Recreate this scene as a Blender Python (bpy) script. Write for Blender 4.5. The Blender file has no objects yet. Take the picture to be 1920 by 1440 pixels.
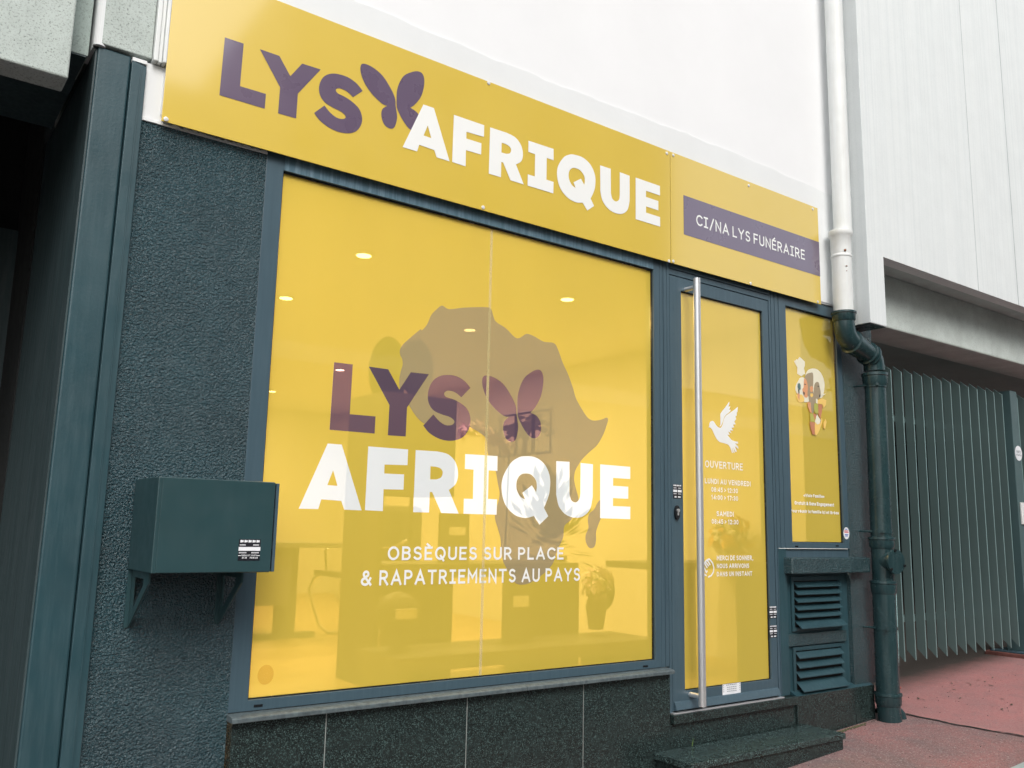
import bpy, bmesh, math, random
from mathutils import Vector, Matrix
from mathutils.geometry import tessellate_polygon, delaunay_2d_cdt
random.seed(7)
S = bpy.context.scene
R = math.radians

# ---------------------------------------------------------------- camera
YAW, PITCH, ROLL, FPX = R(36.308), R(9.380), R(1.231), 1644.62
CAM = Vector((0, -3.1, 1.2))
_f = Vector((math.sin(YAW)*math.cos(PITCH), math.cos(YAW)*math.cos(PITCH), math.sin(PITCH)))
_r0 = Vector((math.cos(YAW), -math.sin(YAW), 0)); _u0 = _r0.cross(_f)
_r = _r0*math.cos(ROLL)+_u0*math.sin(ROLL); _u = -_r0*math.sin(ROLL)+_u0*math.cos(ROLL)
cd = bpy.data.cameras.new('camera'); cam = bpy.data.objects.new('camera', cd); S.collection.objects.link(cam)
cam.matrix_world = Matrix(((_r.x, _u.x, -_f.x, CAM.x), (_r.y, _u.y, -_f.y, CAM.y), (_r.z, _u.z, -_f.z, CAM.z), (0, 0, 0, 1)))
cd.sensor_width = 36; cd.lens = FPX/1920*36; cd.clip_start = .05; cd.clip_end = 500
S.camera = cam

# ---------------------------------------------------------------- world, sun, exposure
SUN_EL, SUN_AZ = 44, -18          # azimuth measured from -Y (street side) towards +X
w = bpy.data.worlds.new('World'); S.world = w; w.use_nodes = True
nt = w.node_tree; nt.nodes.clear()
out = nt.nodes.new('ShaderNodeOutputWorld'); bg = nt.nodes.new('ShaderNodeBackground')
sky = nt.nodes.new('ShaderNodeTexSky'); sky.sky_type = 'NISHITA'; sky.sun_disc = False
sky.sun_elevation = R(SUN_EL); sky.sun_rotation = R(180-SUN_AZ); sky.dust_density = 4; sky.air_density = 1.2; sky.ozone_density = 1
hs = nt.nodes.new('ShaderNodeHueSaturation'); hs.inputs['Saturation'].default_value = .32; hs.inputs['Value'].default_value = 1.0
nt.links.new(sky.outputs[0], hs.inputs['Color']); nt.links.new(hs.outputs[0], bg.inputs[0]); nt.links.new(bg.outputs[0], out.inputs[0])
bg.inputs[1].default_value = .15
sl = bpy.data.lights.new('sun', 'SUN'); sl.energy = .8; sl.angle = R(30); sl.color = (1, .97, .93)
so = bpy.data.objects.new('sun', sl); S.collection.objects.link(so)
sd = Vector((math.sin(R(SUN_AZ))*math.cos(R(SUN_EL)), -math.cos(R(SUN_AZ))*math.cos(R(SUN_EL)), math.sin(R(SUN_EL))))
so.rotation_euler = (sd).to_track_quat('Z', 'Y').to_euler()
S.view_settings.view_transform = 'Standard'; S.view_settings.look = 'None'; S.view_settings.gamma = 1
S.view_settings.exposure = .54

# ---------------------------------------------------------------- pixel -> point on a real plane
def _ray(px, py): return _f*FPX+_r*(px-960)-_u*(py-720)
def P(px, py, y=0.):
    d = _ray(px, py); t = (y-CAM.y)/d.y; return CAM+d*t
def PX(px, py, x):
    d = _ray(px, py); t = (x-CAM.x)/d.x; return CAM+d*t
def PZ(px, py, z):
    d = _ray(px, py); t = (z-CAM.z)/d.z; return CAM+d*t
GS, GO = .0615, -.168
def gz(x): return GS*x+GO

# ---------------------------------------------------------------- object helpers
def tag(o, label=None, cat=None, group=None, kind=None):
    if label: o['label'] = label
    if cat: o['category'] = cat
    if group: o['group'] = group
    if kind: o['kind'] = kind
    return o
def thing(name, label, cat, loc=(0, 0, 0), group=None):
    o = bpy.data.objects.new(name, None); S.collection.objects.link(o); o.location = loc
    o.empty_display_size = .1
    return tag(o, label, cat, group)
class MB:
    def __init__(s): s.v = []; s.f = []
    def add(s, vs, fs):
        n = len(s.v); s.v += [tuple(v) for v in vs]; s.f += [tuple(i+n for i in f) for f in fs]; return s
    def box(s, x0, x1, y0, y1, z0, z1):
        if x0 > x1: x0, x1 = x1, x0
        if y0 > y1: y0, y1 = y1, y0
        if z0 > z1: z0, z1 = z1, z0
        v = [(x0, y0, z0), (x1, y0, z0), (x1, y1, z0), (x0, y1, z0), (x0, y0, z1), (x1, y0, z1), (x1, y1, z1), (x0, y1, z1)]
        return s.add(v, [(0, 3, 2, 1), (4, 5, 6, 7), (0, 1, 5, 4), (1, 2, 6, 5), (2, 3, 7, 6), (3, 0, 4, 7)])
    def ring(s, x0, x1, z0, z1, t, y0, y1):
        """rectangular frame in the facade plane, four butted bars; t = (left, right, bottom, top)"""
        l, r, b, tp = t
        o = [(x0, z0), (x1, z0), (x1, z1), (x0, z1)]; i = [(x0+l, z0+b), (x1-r, z0+b), (x1-r, z1-tp), (x0+l, z1-tp)]
        v = [(x, y0, z) for x, z in o]+[(x, y0, z) for x, z in i]+[(x, y1, z) for x, z in o]+[(x, y1, z) for x, z in i]
        f = []
        for k in range(4):
            m = (k+1) % 4
            f += [(k, m, 4+m, 4+k), (8+m, 8+k, 12+k, 12+m), (m, k, 8+k, 8+m), (4+k, 4+m, 12+m, 12+k)]
        return s.add(v, f)
    def prism(s, pts, axis, a, b):
        """pts 2D polygon; axis 'x': pts=(y,z) extruded a..b along x; 'y': (x,z); 'z': (x,y)"""
        mk = {'x': lambda p, t: (t, p[0], p[1]), 'y': lambda p, t: (p[0], t, p[1]), 'z': lambda p, t: (p[0], p[1], t)}[axis]
        n = len(pts); v = [mk(p, a) for p in pts]+[mk(p, b) for p in pts]
        tri = tessellate_polygon([[Vector((p[0], p[1], 0)) for p in pts]])
        f = [tuple(t) for t in tri]+[tuple(n+i for i in reversed(t)) for t in tri]
        f += [(i, (i+1) % n, n+(i+1) % n, n+i) for i in range(n)]
        return s.add(v, f)
    def tube(s, path, rad, n=20, cap=True, sx=1.):
        path = [Vector(p) for p in path]; m = len(path)
        if not hasattr(rad, '__len__'): rad = [rad]*m
        T = []
        for i in range(m):
            a = path[max(0, i-1)]; b = path[min(m-1, i+1)]; d = b-a
            T.append(d.normalized() if d.length > 1e-9 else (T[-1] if T else Vector((0, 0, 1))))
        ref = Vector((0, 1, 0)) if abs(T[0].y) < .9 else Vector((1, 0, 0)); nrm = (ref-T[0]*ref.dot(T[0])).normalized()
        vs = []
        for i in range(m):
            nrm = (nrm-T[i]*nrm.dot(T[i])).normalized(); bi = T[i].cross(nrm)
            for k in range(n):
                a = 2*math.pi*k/n; vs.append(path[i]+(nrm*math.cos(a)+bi*math.sin(a)*sx)*rad[i])
        fs = [(i*n+k, i*n+(k+1) % n, (i+1)*n+(k+1) % n, (i+1)*n+k) for i in range(m-1) for k in range(n)]
        if cap: fs += [tuple(reversed(range(n))), tuple((m-1)*n+k for k in range(n))]
        return s.add(vs, fs)
    def ball(s, c, r, nu=12, nv=8, sc=(1, 1, 1)):
        vs = [(c[0]+r*sc[0]*math.sin(math.pi*j/nv)*math.cos(2*math.pi*i/nu), c[1]+r*sc[1]*math.sin(math.pi*j/nv)*math.sin(2*math.pi*i/nu), c[2]+r*sc[2]*math.cos(math.pi*j/nv)) for j in range(nv+1) for i in range(nu)]
        fs = [(j*nu+i, (j+1)*nu+i, (j+1)*nu+(i+1) % nu, j*nu+(i+1) % nu) for j in range(nv) for i in range(nu)]
        return s.add(vs, fs)
    def flat(s, loops, y):
        """flat vinyl shape in the facade plane: loops of (x,z), first outer then holes"""
        pl = [[Vector((p[0], p[1], 0)) for p in l] for l in loops]
        tri = tessellate_polygon(pl); pts = [(p[0], y, p[1]) for l in loops for p in l]
        fs = []
        for t in tri:
            a, b, c = [pts[i] for i in t]
            cr = (b[0]-a[0])*(c[2]-a[2])-(b[2]-a[2])*(c[0]-a[0])
            fs.append(t if cr > 0 else (t[0], t[2], t[1]))
        return s.add(pts, fs)
    def build(s, name, mat, parent=None, smooth=False, bevel=0, label=None, merge=False):
        me = bpy.data.meshes.new(name); me.from_pydata(s.v, [], s.f)
        if merge or smooth or bevel:
            b = bmesh.new(); b.from_mesh(me)
            if merge: bmesh.ops.remove_doubles(b, verts=b.verts, dist=1e-5)
            bmesh.ops.recalc_face_normals(b, faces=b.faces)
            b.to_mesh(me); b.free()
        me.materials.append(mat)
        if smooth:
            for p in me.polygons: p.use_smooth = True
            try: me.set_sharp_from_angle(angle=R(40))
            except Exception: pass
        o = bpy.data.objects.new(name, me); S.collection.objects.link(o)
        if parent is not None:
            o.parent = parent
            if parent.parent is None: o.matrix_parent_inverse = Matrix.Translation(-world_loc(parent))
        if bevel:
            m = o.modifiers.new('b', 'BEVEL'); m.width = bevel; m.segments = 2; m.limit_method = 'ANGLE'; m.angle_limit = R(35)
        if label: o['label'] = label
        return o
def world_loc(o):
    # roots carry a location, parts keep world coordinates in their mesh
    while o.parent: o = o.parent
    return Vector(o.location)

# ---------------------------------------------------------------- materials
def base_mat(name):
    m = bpy.data.materials.new(name); m.use_nodes = True; n = m.node_tree
    b = n.nodes['Principled BSDF']; return m, n, b
def coords(n, scale=(1, 1, 1)):
    tc = n.nodes.new('ShaderNodeTexCoord'); mp = n.nodes.new('ShaderNodeMapping'); mp.inputs['Scale'].default_value = scale
    n.links.new(tc.outputs['Object'], mp.inputs[0]); return mp.outputs[0]
def noise(n, vec, scale, detail=4, rough=.5, dist=0):
    t = n.nodes.new('ShaderNodeTexNoise'); t.inputs['Scale'].default_value = scale; t.inputs['Detail'].default_value = detail
    t.inputs['Roughness'].default_value = rough; t.inputs['Distortion'].default_value = dist; n.links.new(vec, t.inputs['Vector']); return t.outputs[0]
def ramp(n, fac, stops):
    r = n.nodes.new('ShaderNodeValToRGB'); e = r.color_ramp.elements
    while len(e) < len(stops): e.new(.5)
    for k, (p, c) in enumerate(stops): e[k].position = p; e[k].color = (*c, 1) if len(c) == 3 else c
    n.links.new(fac, r.inputs[0]); return r.outputs[0]
def mixc(n, fac, a, b, mode='MIX'):
    x = n.nodes.new('ShaderNodeMix'); x.data_type = 'RGBA'; x.blend_type = mode
    for i, v in ((0, fac), (6, a), (7, b)):
        if hasattr(v, 'is_output'): n.links.new(v, x.inputs[i])
        elif i == 0: x.inputs[0].default_value = v
        else: x.inputs[i].default_value = (*v, 1)
    return x.outputs[2]
def bump(n, b, h, strength, dist=.01, prev=None):
    k = n.nodes.new('ShaderNodeBump'); k.inputs['Strength'].default_value = strength; k.inputs['Distance'].default_value = dist
    n.links.new(h, k.inputs['Height'])
    if prev is not None: n.links.new(prev, k.inputs['Normal'])
    n.links.new(k.outputs[0], b.inputs['Normal']); return k.outputs[0]
def sc3(c, k): return tuple(min(1, x*k) for x in c)

def painted(name, col, rough=.45, var=.12, vscale=6, streak=(1, 1, 1), bump_s=.0, bscale=200, coat=0, metal=0, dirt=None, dirt_amt=.3):
    m, n, b = base_mat(name); v = coords(n, streak)
    t = noise(n, v, vscale, 5, .6)
    c = ramp(n, t, [(.3, sc3(col, 1-var)), (.7, sc3(col, 1+var))])
    if dirt is not None:
        v2 = coords(n, (40, 40, 3)); d = ramp(n, noise(n, v2, 1.2, 6, .7), [(.45, (0, 0, 0)), (.75, (dirt_amt,)*3)])
        c = mixc(n, d, c, dirt)
    n.links.new(c, b.inputs['Base Color'])
    rr = ramp(n, noise(n, v, vscale*3, 4), [(.3, (rough*.8,)*3), (.7, (min(1, rough*1.2),)*3)]); n.links.new(rr, b.inputs['Roughness'])
    b.inputs['Metallic'].default_value = metal
    if coat: b.inputs['Coat Weight'].default_value = coat; b.inputs['Coat Roughness'].default_value = .06
    if bump_s: bump(n, b, noise(n, coords(n), bscale, 3, .6), bump_s, .002)
    return m

def crust(name, col, hi=1.0):
    """thickly painted roughcast: worm-like fine relief"""
    m, n, b = base_mat(name); v = coords(n)
    a = noise(n, v, 120, 2, .5, .3); c = noise(n, v, 260, 2, .5)
    mx = n.nodes.new('ShaderNodeMath'); mx.operation = 'MULTIPLY_ADD'; n.links.new(c, mx.inputs[0]); mx.inputs[1].default_value = .35; n.links.new(a, mx.inputs[2])
    big = noise(n, v, 3, 4, .6)
    cc = ramp(n, big, [(.3, sc3(col, .8)), (.7, sc3(col, 1.25))])
    st = ramp(n, noise(n, coords(n, (9, 9, .7)), 1.5, 6, .7), [(.5, (0, 0, 0)), (.85, (.30,)*3)]); cc = mixc(n, st, cc, (.075, .125, .14))
    ch = ramp(n, noise(n, v, 38, 3, .6), [(.70, (0, 0, 0)), (.76, (.5,)*3)]); cc = mixc(n, ch, cc, (.10, .16, .17))
    n.links.new(cc, b.inputs['Base Color']); b.inputs['Roughness'].default_value = .24; b.inputs['Specular IOR Level'].default_value = .8
    bump(n, b, mx.outputs[0], 1.0, .016*hi); return m

def concrete(name, col, pits=.5, rough=.9, streaky=0, stain=(.2, .22, .2)):
    m, n, b = base_mat(name); v = coords(n)
    c = ramp(n, noise(n, v, 5, 6, .65), [(.3, sc3(col, .96 if streaky else .85)), (.7, sc3(col, 1.02 if streaky else 1.1))])
    PS = 85 if streaky else 150
    if streaky:
        s = ramp(n, noise(n, coords(n, (26, 26, .22)), 1.5, 5, .65), [(.4, (0, 0, 0)), (.72, (streaky,)*3)])
        c = mixc(n, s, c, stain)
        s = ramp(n, noise(n, coords(n, (60, 60, .8)), 1.5, 4, .6), [(.5, (0, 0, 0)), (.8, (streaky*.8,)*3)])
        c = mixc(n, s, c, (.9, .9, .88))
    p = ramp(n, noise(n, v, PS, 5, .75, .4), [(.36, (pits,)*3), (.47, (0, 0, 0))])
    c = mixc(n, p, c, sc3(stain, .6))
    n.links.new(c, b.inputs['Base Color']); b.inputs['Roughness'].default_value = rough; b.inputs['Specular IOR Level'].default_value = .3
    bump(n, b, noise(n, v, PS, 5, .75, .4), .5*min(1, pits*2+.2), .004); return m

def granite(name, bright=1.):
    m, n, b = base_mat(name); v = coords(n)
    vo = n.nodes.new('ShaderNodeTexVoronoi'); vo.inputs['Scale'].default_value = 330; n.links.new(v, vo.inputs['Vector'])
    sp = n.nodes.new('ShaderNodeSeparateColor'); n.links.new(vo.outputs['Color'], sp.inputs[0])
    c = ramp(n, sp.outputs[0], [(0, (.008, .011, .011)), (.5, (.018, .025, .024)), (.8, (.024*bright, .043*bright, .042*bright)), (1, (.08*bright, .13*bright, .125*bright))])
    d = ramp(n, noise(n, v, 7, 5, .7), [(.48, (0, 0, 0)), (.9, (.10*bright,)*3)])
    c = mixc(n, d, c, (.06, .10, .10))
    b.inputs['Specular IOR Level'].default_value = .35
    n.links.new(c, b.inputs['Base Color']); rr = ramp(n, noise(n, v, 9, 5), [(.3, (.14,)*3), (.7, (.35,)*3)]); n.links.new(rr, b.inputs['Roughness'])
    return m

def ground_mat(name, col, col2, speck=.5, stain=.5):
    m, n, b = base_mat(name); v = coords(n)
    c = ramp(n, noise(n, v, 1.6, 6, .65, .5), [(.35, col), (.65, col2)])
    vo = n.nodes.new('ShaderNodeTexVoronoi'); vo.inputs['Scale'].default_value = 190; n.links.new(v, vo.inputs['Vector'])
    sp = n.nodes.new('ShaderNodeSeparateColor'); n.links.new(vo.outputs['Color'], sp.inputs[0])
    s = ramp(n, sp.outputs[0], [(.80, (0, 0, 0)), (.98, (speck,)*3)]); c = mixc(n, s, c, (.42, .38, .36))
    s = ramp(n, sp.outputs[1], [(.0, (speck,)*3), (.25, (0, 0, 0))]); c = mixc(n, s, c, (.05, .035, .035))
    st = ramp(n, noise(n, v, 6, 7, .75, 1.2), [(.50, (0, 0, 0)), (.72, (stain,)*3)]); c = mixc(n, st, c, (.16, .15, .15))
    n.links.new(c, b.inputs['Base Color']); b.inputs['Roughness'].default_value = .85
    bump(n, b, noise(n, v, 160, 4, .7), .6, .004); return m

def film(name, col, tint, opac, spec=1.7):
    """coloured adhesive film on glass: part scattering, part see-through, with the glass's own reflection"""
    m = bpy.data.materials.new(name); m.use_nodes = True; n = m.node_tree; n.nodes.clear()
    o = n.nodes.new('ShaderNodeOutputMaterial'); tr = n.nodes.new('ShaderNodeBsdfTransparent'); tr.inputs[0].default_value = (*tint, 1)
    di = n.nodes.new('ShaderNodeBsdfDiffuse'); di.inputs[0].default_value = (*col, 1)
    v = coords(n, (1, 1, .3)); cc = ramp(n, noise(n, v, 2.5, 3), [(.3, sc3(col, .97)), (.7, sc3(col, 1.03))]); n.links.new(cc, di.inputs[0])
    mx = n.nodes.new('ShaderNodeMixShader'); mx.inputs[0].default_value = opac
    n.links.new(tr.outputs[0], mx.inputs[1]); n.links.new(di.outputs[0], mx.inputs[2])
    gl = n.nodes.new('ShaderNodeBsdfGlossy'); gl.inputs['Roughness'].default_value = .025; fr = n.nodes.new('ShaderNodeFresnel'); fr.inputs[0].default_value = 1.45
    mu = n.nodes.new('ShaderNodeMath'); mu.operation = 'MULTIPLY'; n.links.new(fr.outputs[0], mu.inputs[0]); mu.inputs[1].default_value = spec
    m2 = n.nodes.new('ShaderNodeMixShader'); mu.use_clamp = True; n.links.new(mu.outputs[0], m2.inputs[0]); n.links.new(mx.outputs[0], m2.inputs[1]); n.links.new(gl.outputs[0], m2.inputs[2])
    n.links.new(m2.outputs[0], o.inputs[0]); return m

def emit(name, col, st):
    m = bpy.data.materials.new(name); m.use_nodes = True; n = m.node_tree; n.nodes.clear()
    o = n.nodes.new('ShaderNodeOutputMaterial'); e = n.nodes.new('ShaderNodeEmission'); e.inputs[0].default_value = (*col, 1); e.inputs[1].default_value = st
    n.links.new(e.outputs[0], o.inputs[0]); return m

M = {}
TEAL = (.016, .053, .066)
M['crust'] = crust('roughcast teal', TEAL)
M['crust_s'] = crust('roughcast teal fine', (.018, .052, .060), .6)
M['teal'] = painted('smooth teal paint', (.021, .060, .074), .42, .12, 3, bump_s=.25, bscale=90, dirt=(.10, .16, .18), dirt_amt=.25)
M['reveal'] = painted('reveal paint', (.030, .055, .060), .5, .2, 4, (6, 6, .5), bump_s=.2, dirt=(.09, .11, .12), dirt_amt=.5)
M['alu'] = painted('coated aluminium', (.054, .094, .120), .34, .06, 4, (30, 30, 1), dirt=(.11, .17, .21), dirt_amt=.22)
M['aluv'] = painted('coated aluminium head', (.070, .134, .176), .36, .06, 4, (60, 60, 1), dirt=(.30, .42, .50), dirt_amt=.55)
M['boxpaint'] = painted('powder coat', (.024, .060, .067), .36, .06, 5, bump_s=.05, dirt=(.06, .11, .12), dirt_amt=.08)
M['iron'] = painted('glossy teal pipe paint', (.016, .042, .047), .26, .18, 5, bump_s=.25, bscale=60, dirt=(.10, .16, .16), dirt_amt=.25)
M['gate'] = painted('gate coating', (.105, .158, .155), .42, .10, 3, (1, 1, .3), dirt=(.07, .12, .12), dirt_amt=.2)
M['white'] = painted('white render', (.80, .81, .82), .85, .025, 1.5, bump_s=.15, bscale=60)
M['whiteb'] = painted('white render band', (.745, .765, .77), .85, .03, 2, bump_s=.3, bscale=60)
M['pipew'] = painted('white pipe paint', (.74, .765, .755), .5, .05, 5, bump_s=.15, bscale=60, dirt=(.5, .46, .38), dirt_amt=.2)
M['concl'] = concrete('weathered concrete', (.50, .56, .53), .75)
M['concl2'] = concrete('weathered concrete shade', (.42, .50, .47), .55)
M['concr'] = concrete('pale painted concrete', (.74, .775, .775), .08, .8, .22, (.46, .52, .54))
M['concb'] = concrete('rough pale beam', (.58, .64, .61), .3)
M['postm'] = painted('post coating', (.065, .115, .12), .4, .08, 3)
M['gedge'] = painted('lit pale slat edge', (.17, .27, .27), .4, .1, 3)  # brighter light on the slat edges, put into the colour
M['concs'] = concrete('soffit concrete', (.52, .62, .60), .15)
M['soffit'] = painted('dull soffit', (.33, .43, .42), .9, .1, 2)
M['dark'] = painted('dark passage', (.05, .042, .036), .9, .3, 2)
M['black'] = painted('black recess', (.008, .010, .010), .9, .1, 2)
M['granite'] = granite('polished black granite'); M['granite_d'] = granite('dusty granite', 1.8)
M['joint'] = painted('grey joint', (.24, .27, .26), .9)
M['sill'] = painted('stone sill', (.075, .10, .108), .55, .35, 40, bump_s=.5, bscale=150, dirt=(.18, .22, .23), dirt_amt=.4)
M['yellow'] = painted('yellow sign panel', (.70, .50, .062), .4, .02, 2, coat=1)
M['yellow'].node_tree.nodes['Principled BSDF'].inputs['Coat Roughness'].default_value = .10
for k_ in ('yellow', 'purple'):
    pass
M['purple'] = painted('purple vinyl', (.125, .088, .150), .3, .04, 3, coat=1)
for k_ in ('yellow', 'purple'): M[k_].node_tree.nodes['Principled BSDF'].inputs['Coat IOR'].default_value = 1.85; M[k_].node_tree.nodes['Principled BSDF'].inputs['Coat Roughness'].default_value = .08
M['whitev'] = painted('white vinyl', (.84, .85, .83), .35, .01, 3, coat=.3)
M['screw'] = painted('screw', (.7, .7, .68), .3, .05, 3)
M['film'] = film('yellow film on glass', (.69, .520, .074), (.90, .64, .24), .80)
M['film2'] = film('yellow film on door glass', (.66, .495, .074), (.90, .64, .24), .84)
M['africa'] = film('brown film', (.43, .37, .23), (.85, .85, .85), .58, 0.3)
M['purplef'] = film('purple film', (.15, .105, .165), (.34, .20, .17), .55, .6)
M['whitef'] = film('white film', (.82, .86, .87), (1, 1, 1), .84, .6)
M['seam'] = film('film seam', (.85, .76, .42), (1, 1, .9), .32, .3)
M['greyf'] = film('grey spot film', (.66, .52, .16), (1, .95, .8), .10, .3)
M['steel'] = painted('brushed steel', (.72, .73, .74), .34, .04, 3, (200, 200, 1), metal=.7)
M['lock'] = painted('black lock', (.01, .012, .014), .25)
M['stick_b'] = painted('black sticker', (.012, .012, .018), .4); M['stick_w'] = painted('white sticker', (.8, .82, .85), .4)
M['stick_g'] = painted('grey print', (.22, .25, .28), .5); M['stick_r'] = painted('red print', (.6, .08, .10), .5); M['stick_bl'] = painted('blue print', (.08, .15, .5), .5)
M['rust'] = painted('rust', (.22, .10, .05), .9, .4, 60)
M['rubble'] = painted('red mortar rubble', (.36, .10, .085), .95, .3, 80, bump_s=.8, bscale=120)
M['block'] = painted('painted kerb block', (.16, .062, .052), .9, .3, 20, bump_s=.5, bscale=80)
M['joint2'] = painted('weathered joint', (.42, .46, .47), .9)
M['orn'] = painted('matt dark green ornament', (.03, .045, .03), .9)
M['cyan'] = painted('dried pale drip', (.35, .55, .55), .6)
M['redground'] = ground_mat('red driveway', (.44, .18, .17), (.36, .175, .168), .30, .4)
def passage_shade(m, y0, y1, col):  # blends a base colour to a darker one along Y, as painted shade
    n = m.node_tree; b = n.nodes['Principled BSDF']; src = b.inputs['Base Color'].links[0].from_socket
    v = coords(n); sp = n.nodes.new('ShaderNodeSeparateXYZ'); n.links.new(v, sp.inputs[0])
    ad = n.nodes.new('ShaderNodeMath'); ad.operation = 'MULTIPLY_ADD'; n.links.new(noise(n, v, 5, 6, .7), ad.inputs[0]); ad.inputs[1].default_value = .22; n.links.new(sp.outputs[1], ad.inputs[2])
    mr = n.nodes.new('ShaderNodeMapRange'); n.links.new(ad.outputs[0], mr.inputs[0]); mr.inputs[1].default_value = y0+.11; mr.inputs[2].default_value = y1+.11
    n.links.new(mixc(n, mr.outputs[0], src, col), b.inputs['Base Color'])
passage_shade(M['redground'], .18, .50, (.065, .055, .048))  # shade under the building painted into the driveway colour past the gate
M['pave'] = ground_mat('speckled red asphalt', (.32, .145, .135), (.15, .12, .118), .65, .4)
M['pfloor'] = ground_mat('grey passage floor', (.075, .062, .055), (.05, .045, .042), .3, .3)
M['road'] = ground_mat('asphalt', (.06, .06, .062), (.05, .05, .052), .4, .3)
M['kerb'] = concrete('kerb stone', (.36, .42, .40), .3)
M['crack'] = painted('crack filling', (.03, .035, .03), .95)
M['moss'] = painted('moss', (.10, .095, .05), .95, .3, 50)
M['leafd'] = painted('leaf', (.04, .07, .03), .6, .3, 20)
M['leafg'] = painted('grass', (.12, .2, .05), .6, .3, 20)
M['iwall'] = painted('room wall', (.80, .78, .72), .9, .02, 2)
M['iceil'] = painted('room ceiling', (.85, .84, .80), .9, .02, 2)
M['ifloor'] = painted('oak laminate', (.55, .40, .22), .4, .15, 3, (12, 1, 1))
M['ifurn'] = painted('charcoal furniture', (.09, .09, .085), .5, .1, 3)
M['idesk'] = painted('grey desk', (.14, .14, .13), .5, .1, 3)
M['ichrome'] = painted('chrome', (.75, .75, .75), .12, .02, 3, metal=1)
M['ileath'] = painted('dark leather', (.07, .07, .065), .35, .1, 8)
M['ipaper'] = painted('paper', (.75, .74, .68), .8)
M['ipetal'] = painted('petals', (.78, .62, .66), .7, .1, 10); M['iorange'] = painted('orange bloom', (.75, .38, .12), .7)
M['ileaf'] = painted('plant leaf', (.03, .07, .025), .45, .3, 9)
M['vase'] = painted('dark vase', (.10, .06, .05), .3)
M['lamp'] = emit('lit downlight', (1, .93, .80), 14)

# ---------------------------------------------------------------- 2D shapes and lettering
def spline(pts, n=6):
    """closed outline; points (x,y) are smooth, (x,y,1) are corners -> straight between corners, Catmull-Rom elsewhere"""
    out = []; N = len(pts)
    for i in range(N):
        p0, p1, p2, p3 = pts[(i-1) % N], pts[i], pts[(i+1) % N], pts[(i+2) % N]
        c1, c2 = len(p1) > 2, len(p2) > 2
        if c1 and c2: out.append((p1[0], p1[1])); continue
        a = p1 if c1 else p0; d = p2 if c2 else p3
        for k in range(n):
            t = k/n; t2, t3 = t*t, t*t*t
            out.append(tuple(.5*((2*p1[j])+(-a[j]+p2[j])*t+(2*a[j]-5*p1[j]+4*p2[j]-d[j])*t2+(-a[j]+3*p1[j]-3*p2[j]+d[j])*t3) for j in (0, 1)))
    return out
def unz(pts, ox, oy, sc): return [(ox+p[0]/sc, oy+p[1]/sc, *p[2:]) for p in pts]
def onplane(pts, y):
    r = []
    for p in pts: q = P(p[0], p[1], y); r.append((q.x, q.z, *p[2:]))
    return r
def C(*pts): return [(*p, 1) for p in pts]          # all corners
def arc(cx, cy, rx, ry, a0, a1, n=8): return [(cx+rx*math.cos(R(a0+(a1-a0)*k/n)), cy+ry*math.sin(R(a0+(a1-a0)*k/n))) for k in range(n+1)]

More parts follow.
